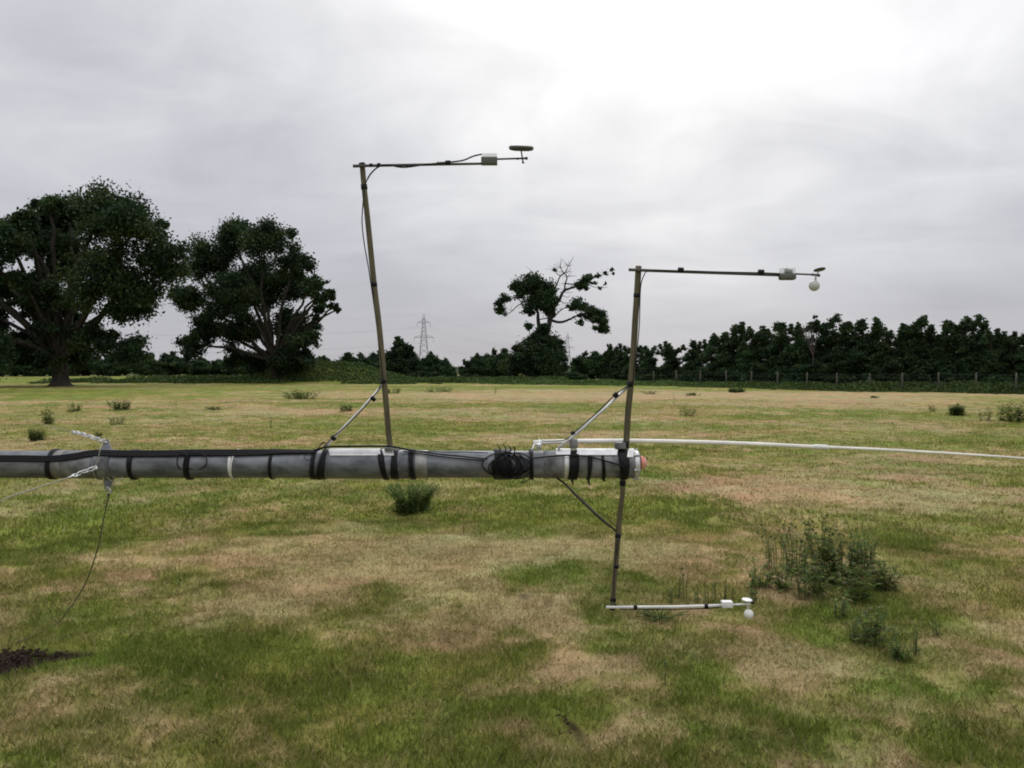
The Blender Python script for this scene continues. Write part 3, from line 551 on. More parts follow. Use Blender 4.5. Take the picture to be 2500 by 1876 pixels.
# mound sides
# ------------------------------------------------------------------ fence
fx = [1651,1709,1773,1834,1898,1970,2044,2123,2203,2291,2383,2480]
pts = [edge_at(a_, 1.3) for a_ in fx]; pts = [pts[0] + (pts[0] - pts[1]), *pts, pts[-1] + (pts[-1] - pts[-2])]; pts = [pts[0] + (pts[0] - pts[1]), *pts]
fr = empty('wire_fence', (pts[3].x, pts[3].y, 0), 'post and wire fence with pale timber posts in front of the plantation', 'fence')
tops = []
for p in pts:
    z = Hs(p.x, p.y); ln = Vector(RN.normal(size=3)) * .02; mb = MB(); mb.tube([Vector((p.x, p.y, z - .2)), Vector((p.x, p.y, z + 1.25)) + ln, Vector((p.x, p.y, z + 1.29)) + ln], [.065, .06, .03], 8); mb.build('post', M['post'], fr); tops.append(Vector((p.x, p.y, z)))
for h_ in (.25, .6, .92, 1.15):
    mb = MB(); mb.tube([t_ + Vector((0, -.06, h_)) for t_ in tops], .0025, 4); mb.build('wire', M['wire'], fr)
# ------------------------------------------------------------------ pylons
def pylon(px, Y, top, label):
    b_ = Vector((P(px, 895, Y).x, Y, Hs(P(px, 895, Y).x, Y))); h_ = P(px, top, Y).z - b_.z; root = empty('pylon', b_, label, 'pylon', 'distant electricity pylons'); mb = MB(); tr = .17 * h_ / 40
    def wd(t): return (3.6 * (1 - t) ** 1.15 + .55) * h_ / 42
    lv_ = [0, .14, .27, .38, .48, .57, .65, .72, .79, .86, .93]
    def cor(t, i): s = wd(t); return b_ + Vector(((-1, 1, 1, -1)[i] * s, (-1, -1, 1, 1)[i] * s, t * h_))
    for i in range(4): mb.tube([cor(t, i) for t in lv_] + [b_ + Vector((0, 0, h_))], tr, 4)
    for a_, c_ in zip(lv_[:-1], lv_[1:]):
        for i in range(4):
            j = (i + 1) % 4; mb.tube([cor(a_, i), cor(c_, j)], tr * .6, 4); mb.tube([cor(a_, j), cor(c_, i)], tr * .6, 4)
    mb.build('lattice_body', M['lattice'], root); ends = []
    for t, L_ in ((.84, 4.9), (.57, 7.4), (.70, 5.6)):
        if t == .70: continue
        L_ = L_ * h_ / 42; ma = MB()
        for s_ in (-1, 1):
            e = b_ + Vector((s_ * L_ * 1.0, 0, t * h_)); ma.tube([b_ + Vector((0, 0, t * h_)), e], tr * 1.1, 4); ma.tube([b_ + Vector((s_ * wd(t), 0, (t + .045) * h_)), e], tr * .8, 4); ma.tube([b_ + Vector((s_ * L_ * .5, 0, t * h_)), b_ + Vector((s_ * L_ * .35, 0, (t + .03) * h_))], tr * .6, 4)
            ma.tube([e, e - Vector((0, 0, .075 * h_))], tr * .8, 4); ends.append(e - Vector((0, 0, .08 * h_)))
        ma.build('crossarm', M['lattice'], root)
    return ends, b_ + Vector((0, 0, h_))
e1, t1 = pylon(1035, 560, 766, 'grey lattice electricity pylon with two crossarms above the spiky tree')
e2, t2 = pylon(1386, 1150, 812, 'faint smaller pylon seen below the right limbs of the half dead oak')
mb = MB()
for a_, b_ in zip(e1 + [t1], e2 + [t2]):
    L_ = [a_.lerp(b_, i / 16) - Vector((0, 0, 4 * 11 * (i / 16) * (1 - i / 16))) for i in range(17)]; mb.tube(L_, .03, 4)
    d_ = Vector((-260, -120, 0)); L_ = [a_ + d_ * (i / 10) - Vector((0, 0, 4 * 8 * (i / 10) * (1 - i / 10))) for i in range(11)]
    mb.tube(L_, .03, 4)
o = mb.build('power_line', M['lattice'], None, org=t1); tag(o, 'thin sagging overhead cables strung from the distant pylon', 'power line')
# ------------------------------------------------------------------ weeds
WG = np.array([[.065, .105, .026], [.090, .135, .034], [.050, .085, .028], [.125, .160, .045]])
def weed(name, label, px, basey, topy, wpx, nst, leaf, lw=.35, cols=WG, lean=0., head=False, group=None, cat='weed', lden=16, spread=1., Y=None, hmin=.55):
    g = G(px, basey) if Y is None else P(px, 900, Y); b_ = Vector((g.x, g.y, Hs(g.x, g.y))); h_ = (basey - topy) / F * b_.y; wd = wpx / F * b_.y / 2
    root = empty(name, b_, label, cat, group); ms = MB(); V_, C_ = [], []
    for i in range(nst):
        a_ = RN.rand() * 2 * math.pi; q_ = math.sqrt(RN.rand()); off = Vector((math.cos(a_) * q_ * wd * .55, math.sin(a_) * q_ * wd * .5, 0)); hh = h_ * RN.uniform(hmin, 1.0) * (1 - .25 * q_)
        tip = b_ + off * (1 + .9 * spread) + Vector((lean * h_, 0, hh)); mid_ = b_ + off * 1.15 + Vector((lean * h_ * .3, 0, hh * .55)); L_ = spline([b_ + off - Vector((0, 0, .02)), mid_, tip], 5)
        if head and nst <= 12: ms.sphere(tip, .011, n=6)
        ms.tube(L_, [.0032 - .002 * (k_ / (len(L_) - 1)) for k_ in range(len(L_))] if h_ > .1 else .003, 4)
        nl = max(4, int(lden * RN.uniform(.7, 1.3)))
        for k_ in range(nl):
            t = RN.uniform(.08, 1.0); idx = t * (len(L_) - 1); p_ = L_[int(idx)].lerp(L_[min(int(idx) + 1, len(L_) - 1)], idx % 1)
            aa = RN.rand() * 2 * math.pi; d = Vector((math.cos(aa), math.sin(aa), RN.uniform(-.2, .9))).normalized(); ll = leaf * RN.uniform(.5, 1.3) * (1.25 - .65 * t); sd = d.cross(Vector((0, 0, 1))).normalized() * ll * lw / 2; dr = Vector((0, 0, -ll * .22))
            V_ += [p_, p_ + d * ll * .45 + sd, p_ + d * ll + dr, p_ + d * ll * .45 - sd]; cc_ = cols[RN.randint(len(cols))] * RN.uniform(.65, 1.4); C_ += [cc_] * 4
        if nst <= 12: ms.build('stem', M['stem'], root); ms = MB()
        if head and nst > 12: ms.sphere(tip, .010, n=6); ms.sphere(tip + Vector(RN.normal(size=3)) * .015, .007, n=6)
    if nst > 12: ms.build('stems', M['stem'], root)
    np_mesh('leaves', np.array([tuple(q_) for q_ in V_]), 4, M['weed'], np.array(C_), root); return root
weed('leafy_weed', 'dense rounded green weed clump just below the thick grey mast', 1008, 1252, 1166, 150, 105, .062, .40, lden=24, cols=WG * 1.35, cat='weed', hmin=.8)
NG = 'weeds of the tall patch at the right'; DG = WG * np.array([1.15, 1.15, 1.15]); LS = 1.5; WS = 1.65
for px, by, ty, wp, ns, lf, hd, lb in [
  (1900,1385,1240,60,9,.030,True,'thin seed-headed stems forming the upper left edge of the tall weed patch'),
  (1945,1412,1258,60,18,.038,True,'leafy stems right beside the seed-headed ones in the tall weed patch'),
  (2005,1425,1252,75,30,.045,True,'tallest dense nettle at the centre of the weed patch'),
  (2065,1432,1256,75,30,.048,False,'dense dark nettle right of centre in the weed patch'),
  (2115,1415,1288,60,18,.040,False,'loose nettle sticking up on the right flank of the patch'),
  (1855,1432,1352,50,10,.036,False,'short weed at the far left foot of the tall patch'),
  (1915,1440,1365,50,10,.036,False,'short weed in front of the seed-headed stems'),
  (2165,1442,1350,70,17,.042,False,'round bushy weed on the lower right of the patch'),
  (1985,1458,1340,90,18,.040,False,'mid-height weeds filling the front of the patch'),
  (2095,1470,1355,90,18,.040,False,'brownish weeds between the nettles and the round bushy one'),
  (2045,1505,1430,40,6,.036,False,'small low weed straight below the patch centre'),
  (2130,1570,1462,60,10,.042,False,'pale green weed low in front of the patch')]:
    weed('tall_weed', lb, px, by, ty, wp * WS, ns if ns <= 12 else ns, lf * LS, .40, cols=np.vstack([DG * RN.uniform(1.1, 1.5), [[.17, .14, .07]]]), head=hd, group=NG, lden=20, hmin=.58)
for px, by, ty, wp, ns, lf, lb in [
  (2200,1610,1545,70,12,.04,'low dark weed at the foot of the leaning stem'),
  (2235,1600,1500,40,4,.03,'thin brownish stems right of the leaning stem'),
  (2150,1540,1440,50,5,.03,'thin upright stems between the weed patch and the leaning stem'),
  (1835,1460,1395,40,5,.035,'thin stems left of the weed patch, right of the sensor disc'),
  (2290,1560,1500,40,4,.03,'faint dry stems in the grass far right of the leaning stem'),
  (2085,1560,1490,40,6,.034,'thin weed in front of the patch, left of the pale green one')]:
    weed('tall_weed', lb, px, by, ty, wp, ns, lf, .4, cols=DG, group=NG, lden=16)
weed('tall_weed', 'leaning dark stem at the lower right, in front of the weed patch', 2175, 1592, 1440, 30, 4, .034, .35, cols=DG, lean=.25, lden=14)
weed('tall_weed', 'single tall thin stem with dark heads left of the patch, above the low sensor arm', 1655, 1458, 1332, 16, 2, .030, .4, cols=DG, head=True, lden=16, lean=.06)
weed('tall_weed', 'sparse stem standing above the middle of the low sensor arm', 1728, 1466, 1402, 30, 3, .03, .4, cols=DG, lden=12)
weed('tall_weed', 'sparse dry stem left of the white sensor disc', 1768, 1462, 1382, 20, 3, .025, .4, cols=DG * 1.1, lden=9)
weed('tall_weed', 'sparse short stem next to the dry stem near the disc', 1788, 1458, 1398, 16, 2, .025, .4, cols=DG, lden=9)
weed('tall_weed', 'thin lone stem in the foreground grass below the low sensor arm', 1625, 1672, 1560, 18, 1, .034, .4, cols=DG, lden=26)
for px, by, ty, wp, ns, lb in [
  (1672,1462,1372,20,2,'pale thin stem right behind the single tall thin stem'),
  (1700,1468,1410,18,2,'short wispy stem between the tall stem and the sparse stem'),
  (1748,1460,1390,18,2,'wispy stem just left of the dry stem near the disc'),
  (1640,1470,1425,22,3,'short leafy stems at the foot of the single tall stem')]:
    weed('tall_weed', lb, px, by, ty, wp, ns, .03, .4, cols=DG * .8, lden=14, group='thin stems round the low sensor arm')
weed('leafy_weed', 'creeping dark weed under the middle of the low sensor arm', 1610, 1510, 1478, 120, 20, .035, .4, cols=DG, lden=10, spread=1.6)
for px, by, ty, wp, ns, lf, lb in [
  (1680,1016,986,62,22,.10,'low spreading green weed in mid field right of the upright pole'),
  (2337,1014,980,54,60,.16,'compact dark bush in mid field near the right edge'),
  (2277,1006,982,26,10,.10,'small weed left of the compact dark bush'),
  (2405,1028,986,50,12,.11,'thin weeds right of the compact dark bush'),
  (2460,1030,966,70,34,.13,'tall grassy weeds at the right edge of mid field'),
  (2500,1034,972,60,34,.13,'darker grassy weeds cut by the right edge of the photo'),
  (1800,958,943,62,60,.22,'flat dark bush at the far field edge, upper right'),
  (1690,966,958,70,26,.14,'low sprawling weed at the far field edge'),
  (1585,962,950,60,18,.14,'low weed just right of the right upright pole at the field edge'),
  (2135,972,964,26,16,.12,'tiny tuft far out in the right half of the field'),
  (1645,992,952,12,3,.08,'tiny upright stem at the far field, right of the upright pole'),
  (118,1036,985,44,26,.12,'upright leafy weed behind the chain of the back guy'),
  (92,1074,1036,60,40,.10,'low green weed left of the silver chain'),
  (180,1006,982,52,20,.12,'low weed left of the second weed pair'),
  (290,1002,972,80,40,.13,'dark weed row behind the left part of the mast'),
  (285,1036,1008,64,14,.10,'thin sparse weed below the dark weed row'),
  (240,1070,1048,30,14,.08,'small green tuft just behind the mast bracket'),
  (520,1002,988,50,16,.12,'small weed in the left middle of the field'),
  (735,976,950,130,70,.16,'wide patch of long weed grass in front of the second oak'),
  (845,1006,984,40,24,.12,'small weed left of the left upright pole'),
  (660,1042,1010,30,4,.07,'thin reddish dock stems in the left middle of the field'),
  (1208,962,936,10,4,.10,'thin upright stem at the far field edge below the gap in the hedge'),
  (960,962,942,60,30,.14,'rough tuft beside the left upright pole at the field edge'),
  (1070,958,940,110,40,.15,'long rough tuft at the far field edge left of centre')]:
    weed('field_weed', lb, px, by, ty, wp, ns, lf, .4, cols=WG * (.75 if 'dark' in lb else 1.0), lden=12, spread=.5, group='weeds dotted over the field')
# ------------------------------------------------------------------ the mast
YM = 5.3; RM = 33.5 * YM / F; AX = P(0, 1134, YM).z
def X(px, Y=YM): return (px - CX) / F * Y / (1.0)     # close enough to P().x
def AXP(px): v_ = P(px, 1134, YM); return Vector((v_.x, YM, AX))
def front_pt(px, py, off=.004, R_=None):
    R_ = (R_ or RM) + off; yy = YM - R_ * .7
    for _ in range(6):
        p_ = P(px, py, yy); dz_ = max(-.999, min(.999, (p_.z - AX) / R_)); yy = YM - R_ * math.sqrt(1 - dz_ * dz_)
    p_ = P(px, py, yy); d = Vector((0, p_.y - YM, p_.z - AX)); d = d.normalized() * R_; return Vector((p_.x, YM + d.y, AX + d.z))
mast = empty('telescopic_mast', AXP(1000), 'thick grey metal mast lying level across the field, wrapped in black tape', 'mast')
XA = Vector((1, 0, 0))
def sleeve(px0, px1, r, mat, name, bev=.004, n=40):
    a_ = AXP(px0); L_ = AXP(px1).x - a_.x; mb = MB(); mb.lathe(a_, XA, [(0, r - bev * 2), (0, r - bev), (bev, r), (L_ - bev, r), (L_, r - bev), (L_, r - bev * 2)], n); return mb.build(name, mat, mast)
sleeve(-1500, 812, RM, M['galv'], 'tube_section'); sleeve(800, 1000, RM + .0045, M['galv'], 'tube_section'); sleeve(990, 1330, RM - .001, M['galv'], 'tube_section'); sleeve(1326, 1548, RM + .002, M['galv2'], 'tube_section')
sleeve(136, 162, RM + .0035, M['galv3'], 'weld_collar'); sleeve(160, 236, RM + .0025, M['galv2'], 'repair_sleeve'); sleeve(1016, 1046, RM + .003, M['galv3'], 'weld_collar'); sleeve(1376, 1388, RM + .0045, M['alu'], 'weld_collar'); sleeve(566, 574, RM + .003, M['white'], 'white_band')
sleeve(795, 801, RM + .0075, M['galv3'], 'weld_collar')
# end: flange, cap, lamp
sleeve(1546, 1558, RM + .001, M['alu'], 'end_flange'); ec = MB(); a_ = AXP(1558); ec.lathe(a_, XA, [(-.002, RM - .004), (.006, RM - .012), (.012, .040), (.014, .038), (.014, .0)], 32); ec.build('end_cap', M['galv2'], mast)
for q_ in range(6):
    an = q_ * math.pi / 3 + .3; eb = MB(); c_ = AXP(1552) + Vector((.0, math.cos(an) * (RM + .006), math.sin(an) * (RM + .006))); eb.lathe(c_ - XA * .02, XA, [(0, 0), (0, .009), (.008, .009), (.009, .006), (.036, .006), (.036, 0)], 8); eb.build('bolt', M['silver'], mast)
lamp = MB(); a_ = AXP(1561) + Vector((0, -.015, .012)); lamp.lathe(a_, XA, [(0, .040), (.008, .042), (.022, .038), (.036, .027), (.044, .014), (.047, 0)], 24); lo_ = lamp.build('marker_lamp', M['red'], mast)
ring = MB(); ring.lathe(a_ - XA * .004, XA, [(0, .044), (.008, .046), (.010, .042), (.010, .040)], 24); ring.build('lamp_bezel', mat_simple('dark_red_rim', (.22, .03, .02), .5), mast)
# light angle plates lying along the top
def plate(px0, px1, y0, y1, mat, name='angle_plate', yoff=0.):
    mb = MB(); n = 8; vs = []
    for s_ in (0, 1):
        for i in range(n + 1):
            py = y0 + (y1 - y0) * i / n; p_ = front_pt((px0, px1)[s_], py, .009); vs.append(p_)
    # folded plate: flat outer face proud of the tube, thickness inwards
    top0, top1 = AXP(px0) + Vector((0, .02, RM + .012)), AXP(px1) + Vector((0, .02, RM + .012)); f0, f1 = Vector((top0.x, YM - RM * .55, AX + RM + .012)), Vector((top1.x, YM - RM * .55, AX + RM + .012))
    g0, g1 = vs[n], vs[2 * n + 1]; P6 = [top0, f0, Vector((g0.x, g0.y - .002, g0.z))]; Q6 = [top1, f1, Vector((g1.x, g1.y - .002, g1.z))]; th_ = Vector((0, .003, -.005))
    v_ = P6 + Q6 + [p_ + th_ for p_ in P6] + [p_ + th_ for p_ in Q6]
    mb.add(v_, [(0, 1, 4, 3), (1, 2, 5, 4), (6, 9, 10, 7), (7, 10, 11, 8), (0, 3, 9, 6), (2, 8, 11, 5), (0, 6, 7, 1), (1, 7, 8, 2), (3, 4, 10, 9), (4, 5, 11, 10)], False); return mb.build(name, mat, mast)
plate(806, 930, 1094, 1112, M['alu']); plate(936, 962, 1096, 1112, M['alu']); plate(1357, 1392, 1094, 1110, M['alu']); plate(1408, 1506, 1093, 1111, M['alu']); plate(1531, 1546, 1096, 1116, M['alu'])
# tape straps round the mast
def strap(pt, pb, wpx, mat='tape', r=None, tail=0, name='strap'):
    mb = MB(); n = 40; R_ = (r or RM) + .0105; hw = wpx * YM / F / 2; xt, xb = X(pt), X(pb); vs = []; ph = RN.rand(3) * 6
    for i in range(n):
        an = 2 * math.pi * i / n; z_ = math.cos(an); yb = math.sin(an); xm = (xt + xb) / 2 + (xt - xb) / 2 * z_; rj = R_ + .0015 * math.sin(3 * an + ph[0])
        ww = hw * (1 + .14 * math.sin(2 * an + ph[1]))
        for sx, rr_ in ((-ww, rj - .006), (-ww * .9, rj), (ww * .9, rj), (ww, rj - .006)): vs.append(Vector((xm + sx, YM - yb * rr_, AX + z_ * rr_)))
    mb.add(vs, [(i * 4 + j, i * 4 + j + 1, ((i + 1) % n) * 4 + j + 1, ((i + 1) % n) * 4 + j) for i in range(n) for j in range(3)])
    if tail:
        b_ = Vector((xb, YM - .02, AX - R_)); mb.tube([b_ + Vector((0, 0, .006)), b_ + Vector((.004, -.004, -tail * .5)), b_ + Vector((.009, -.002, -tail))], [.008, .006, .004], 6)
    return mb.build(name, M[mat], mast)
for pt, pb, wp, tl in [(133,129,11,0),(329,327,11,0),(468,463,13,0),(668,665,7,0),(772,766,11,0),(795,779,10,0),(797,791,11,0),(931,944,14,0),(966,966,17,0),(1005,1009,12,0),(1227,1228,44,0),(1297,1298,9,0),(1399,1396,20,.03),(1407,1403,12,0),(1439,1436,10,.032),(1468,1473,8,.008),(1513,1522,15,0),(1519,1523,22,0)]:
    strap(pt, pb, wp, tail=tl)
strap(579, 570, 3, 'white', name='white_string')
# guy bracket: flange ring with three lugs
sleeve(240, 280, RM + .009, M['galv2'], 'guy_collar'); sleeve(246, 252, RM + .012, M['galv'], 'guy_collar_rim')
def lug(ang, px, L_=.066):
    d = Vector((0, -math.sin(ang), math.cos(ang))); c_ = AXP(px); a_ = c_ + d * (RM + .003); mb = MB(); t_ = Vector((.0, math.cos(ang), math.sin(ang))) * .004
    prof = [(-.034, 0), (-.030, L_ * .6), (-.016, L_), (.000, L_), (.012, L_ * .6), (.030, 0)]
    vs = [a_ + XA * x_ + d * h_ - t_ for x_, h_ in prof] + [a_ + XA * x_ + d * h_ + t_ for x_, h_ in prof]; n = len(prof)
    mb.add(vs, [tuple(range(n)), tuple(range(2 * n - 1, n - 1, -1))] + [(i, (i + 1) % n, n + (i + 1) % n, n + i)[::-1] for i in range(n)], False); mb.build('guy_lug', M['galv'], mast); return a_ + d * L_ * .85 + XA * -.008
L1 = lug(.0 - .35, 256); L2 = lug(math.pi / 2 + .15, 246, .04); L3 = lug(math.pi - .05, 268)
# ------------------------------------------------------------------ guys
def link(mb, a_, b_, r=.0035, wd=.011, tw=0.):
    ax = (b_ - a_); L_ = ax.length; ax.normalize(); h_ = Vector((0, 0, 1)) if abs(ax.z) < .9 else Vector((0, 1, 0)); s1 = ax.cross(h_).normalized(); s2 = s1.cross(ax); sd = s1 * math.cos(tw) + s2 * math.sin(tw); pts = []
    for i in range(17):
        q_ = 2 * math.pi * i / 16; pts.append((a_ + b_) / 2 + ax * math.cos(q_) * L_ * .58 + sd * math.sin(q_) * wd)
    mb.tube(pts, r, 6, cap=False)
def guy(name_label, start, chain_pts, rope_pts, ropemat, rr_=.0035):
    root = empty('guy_rope', start, name_label, 'guy rope', 'guy ropes of the mast collar'); mb = MB(); cp = spline(chain_pts, 6); tot = sum((cp[i + 1] - cp[i]).length for i in range(len(cp) - 1)); n = max(3, int(tot / .03)); pp = []
    for i in range(n + 1):
        t = i / n * (len(cp) - 1); pp.append(cp[int(t)].lerp(cp[min(int(t) + 1, len(cp) - 1)], t % 1))
    for i in range(n): link(mb, pp[i], pp[i + 1], .0042, .012, tw=(i % 2) * math.pi / 2 + .4)
    mb.build('shackle_chain', M['silver'], root); rp = MB(); rp.tube(spline(rope_pts, 8), rr_, 6); rp.build('rope', M[ropemat], root); kn = MB(); k0 = Vector(rope_pts[0])
    kn.sphere(k0, .009, (1.3, 1, 1), 10); d = (Vector(rope_pts[1]) - k0).normalized(); kn.sphere(k0 + d * .02, .007, n=10); kn.sphere(k0 + d * .035, .006, n=8); kn.build('knot', M['silver' if ropemat == 'palerope' else 'rope'], root); return root
g1 = guy('guy rope with silver shackles running back and left from the top of the mast collar', L1, [L1, P(236, 1072, 5.33), P(200, 1060, 5.4), P(178, 1056, 5.5)], [P(178, 1056, 5.5), P(178, 1056, 5.5).lerp(G(20, 1013), .3), P(178, 1056, 5.5).lerp(G(20, 1013), .65), G(20, 1013)], 'palerope', .003)
g2 = guy('pale guy rope with silver chain running towards the camera and left off the photo', L2, [L2, P(236, 1142, 5.17), P(205, 1152, 5.1), P(178, 1163, 5.0)], [P(178, 1163, 5.0), P(90, 1192, 4.7), P(0, 1224, 4.4), P(-120, 1300, 4.0), G(-300, 1560)], 'palerope', .0042)
g3 = guy('dark green guy rope hanging from under the mast collar down to the grass', L3, [L3, P(262, 1190, 5.28), P(266, 1206, 5.28)], [P(266, 1208, 5.28), P(254, 1262, 5.32), P(238, 1340, 5.38), P(208, 1425, 5.46), P(160, 1500, 5.5), G(126, 1531, .01), G(40, 1570, .01)], 'rope', .0042)
s_ = MB(); s_.tube(spline([P(250, 1082, 5.24), P(244, 1100, 5.19), P(240, 1120, 5.19), P(232, 1140, 5.18)], 5), .003, 5); s_.tube(spline([P(262, 1166, 5.22), P(275, 1176, 5.2), P(292, 1172, 5.2), P(300, 1164, 5.22)], 5), .002, 5)
s_.tube(spline([P(252, 1166, 5.22), P(256, 1190, 5.25), P(262, 1208, 5.27)], 5), .004, 5); s_.tube(spline([P(278, 1164, 5.22), P(276, 1190, 5.25), P(268, 1208, 5.27)], 5), .0025, 5)
o = s_.build('cord', M['palerope'], None, org=P(250, 1082, 5.24)); tag(o, 'thin pale cord looped round the mast collar and knotted below it', 'cord')
# ------------------------------------------------------------------ cables on the mast
cab = empty('sensor_cable', front_pt(700, 1100), 'bundle of black sensor cables taped along the top of the mast with a big coil', 'cable')
mb = MB()
def run(pts, r=.0045, off=.016, nn=6): mb.tube(spline([front_pt(x_, y_, off) for x_, y_ in pts], nn), r, 8)
for dq, dr in ((-4, 0), (0, .001), (4, 0), (7, 0)):
    run([(-1400,1119+dq),(-600,1118+dq),(0,1118+dq),(120,1119+dq),(180,1113+dq),(230,1105+dq),(300,1106+dq),(400,1106+dq),(480,1104+dq),(600,1104+dq),(700,1102+dq*.6),(770,1103+dq*.4)], .0068, off=.012)
def over(pts, r=.006): mb.tube(spline([P(*q_) for q_ in pts], 6), r, 8)
over([(765,1101,5.22),(780,1096,5.22),(806,1091,5.22),(870,1090,5.22),(935,1090,5.22),(965,1092,5.21),(985,1096,5.19),(1010,1101,5.2)])
run([(990,1098),(1030,1104),(1080,1110),(1140,1116),(1190,1121)], .0045); run([(985,1102),(1040,1110),(1110,1119),(1180,1124)], .004); run([(1000,1101),(1080,1104),(1140,1104),(1190,1106)], .003)
run([(1296,1120),(1340,1115),(1390,1112),(1430,1114),(1460,1121),(1500,1132),(1525,1140)], .0048, off=.020)
over([(1402,1059,5.28),(1380,1074,5.25),(1350,1077,5.25),(1322,1077,5.26)], .003); mb.build('cable_run', M['black'], cab)
co = MB()
for i in range(11):
    cx_ = 1241 + RN.uniform(-22, 22); wx_ = RN.uniform(22, 50) - 8 * (i % 2); cy_ = 1138 + RN.uniform(-4, 3); wy_ = RN.uniform(22, 32); pts = []
    for q_ in range(29):
        an = 2 * math.pi * q_ / 28; pts.append(P(cx_ + wx_ * math.cos(an) * (1 + .05 * math.sin(3 * an + i)), cy_ + wy_ * math.sin(an), YM - RM - .014 - .003 * (i % 4) + .040 * abs(math.sin(an)) ** 3))
    co.tube(pts, .0044, 6, cap=False)
for x_ in (1220, 1234, 1246, 1256): co.tube(spline([front_pt(x_, 1104, .02), P(x_ + 1, 1096, 5.25), P(x_ - 2, 1091, 5.24)], 4), .004, 6)
co.tube(spline([P(1296,1160,5.19),P(1290,1172,5.2),P(1278,1178,5.2),P(1272,1180,5.2),P(1280,1170,5.2)],4), .003, 6)
co.build('coil', M['black'], cab)
lp = MB()
for cx_, wx_ in ((478, 27), (446, 14)):
    pts = [P(cx_ + wx_ * math.cos(a_) , 1126 + 22 * math.sin(a_), YM - RM - .012 + .02 * abs(math.sin(a_)) ** 3) for a_ in [2 * math.pi * i / 24 for i in range(25)]]; lp.tube(pts, .0034, 6, cap=False)
pts = [P(752 + 9 * math.cos(a_), 1116 + 8 * math.sin(a_), YM - RM - .004) for a_ in [2 * math.pi * i / 20 for i in range(21)]]; lp.tube(pts, .002, 6, cap=False)
lp.tube(spline([P(776,1100,5.22),P(782,1086,5.22),P(790,1080,5.22),P(797,1086,5.22),P(795,1100,5.22)],4), .0022, 6); lp.tube(spline([P(773,1102,5.22),P(780,1090,5.22),P(793,1079,5.24)],4), .0025, 6)
lp.build('cable_loop', M['black'], cab)
# ------------------------------------------------------------------ sensor booms
def band_on(mb, a_, b_, px, py, Y, r, L_=.02):
    p_ = P(px, py, Y); d = (b_ - a_).normalized(); mb.tube([p_ - d * L_ / 2, p_ + d * L_ / 2], r, 12)
def pxr(wpx, Y=YM): return wpx / 2 * Y / F
SG = 'sensor booms strapped to the mast'
# --- boom A
ZA = 5.285
bA = empty('sensor_boom', P(953, 1100, ZA), 'tallest sensor boom, left one, with a flat disc sensor high in the sky', 'sensor boom', SG)
mb = MB(); pA = [P(954, 1104, ZA), P(949, 1060, ZA), P(938, 932, ZA), P(926, 800, ZA), P(913, 690, ZA), P(898, 540, ZA), P(889, 457, ZA), P(884, 398, ZA)]
mb.tube(spline(pA, 4), [pxr(14.5 - 1.5 * i / 28) for i in range(29)], 14); mb.build('upright_pole', M['pole'], bA)
for (x_, y_, L_) in ((889, 457, .03), (913, 695, .025), (937, 932, .022), (884, 402, .016)):
    t = MB(); i = min(range(len(pA)), key=lambda q: abs(pA[q].z - P(x_, y_, ZA).z)); band_on(t, pA[min(i, 6)], pA[min(i, 6) + 1], x_, y_, ZA, pxr(16), L_); t.build('tape_band', M['tape'], bA)
ZF = ZA - .03
mb = MB(); mb.tube([P(862, 406, ZF), P(900, 405, ZF), P(1060, 402, ZF), P(1212, 399.5, ZF)], [pxr(8), pxr(7), pxr(6.5), pxr(6)], 10); mb.build('cross_arm', M['arm'], bA)
mb = MB(); mb.tube(spline([P(897, 438, ZA - .02), P(905, 425, ZF), P(922, 409, ZF - .01), P(945, 403, ZF - .01), P(985, 409, ZF - .005), P(1040, 402, ZF - .008), P(1092, 397, ZF - .008), P(1130, 392, ZF - .01), P(1155, 382, ZF - .01), P(1176, 377, ZF - .01)], 6), .0048, 8)
mb.tube(spline([P(897, 438, ZA - .02), P(890, 458, ZA - .03), P(886, 500, ZA - .02), P(884, 545, ZA - .02), P(890, 600, ZA - .02), P(899, 650, ZA - .03), P(905, 690, ZA - .025), P(915, 760, ZA + .0), P(930, 880, ZA - .02), P(934, 930, ZA - .02)], 6), .0034, 8)
mb.tube(spline([P(934, 930, ZA - .03), P(922, 955, ZF), P(912, 968, ZF), P(880, 1005, ZF), P(845, 1040, ZF), P(815, 1066, ZF), P(790, 1092, ZF)], 5), .0032, 8); mb.build('cable', M['black'], bA)
for x_, y_ in ((1094, 399), (925, 404), (906, 405)):
    t = MB(); band_on(t, P(862, 406, ZF), P(1212, 399, ZF), x_, y_ - 1, ZF, pxr(9 if x_ < 1000 else 12), .03 if x_ > 1000 else .02); t.build('tape_band', M['tape'], bA)
t = MB(); t.tube([P(1066, 397, ZF), P(1090, 396, ZF)], pxr(5), 8); t.build('pale_sleeve', M['white'], bA)
mb = MB(); mb.box(P(1194.5, 394, ZF - .01), 39 * ZF / F, .055, 17 * ZF / F, bev=.004); bx = mb.build('instrument_box', M['boxgrey'], bA)
mb = MB(); mb.box(P(1195, 381, ZF - .01), 37 * ZF / F, .052, 9 * ZF / F, bev=.004); mb.build('lid', M['clear'], bx)
mb = MB(); mb.tube([P(1212, 389, ZF - .01), P(1262, 387.5, ZF - .01), P(1287, 387, ZF - .01)], [pxr(4.6), pxr(4.6), pxr(5)], 10); mb.sphere(P(1285, 387, ZF - .01), pxr(8), n=10); mb.sphere(P(1264, 388, ZF - .01), pxr(6), (1.4, 1, 1), n=10); mb.build('sensor_rod', M['arm'], bA)
mb = MB(); mb.tube([P(1272, 365, ZF - .01), P(1277, 398, ZF - .01)], pxr(3.4), 8); mb.sphere(P(1277, 397, ZF - .01), pxr(6.5), n=10); mb.build('disc_stem', M['arm'], bA)
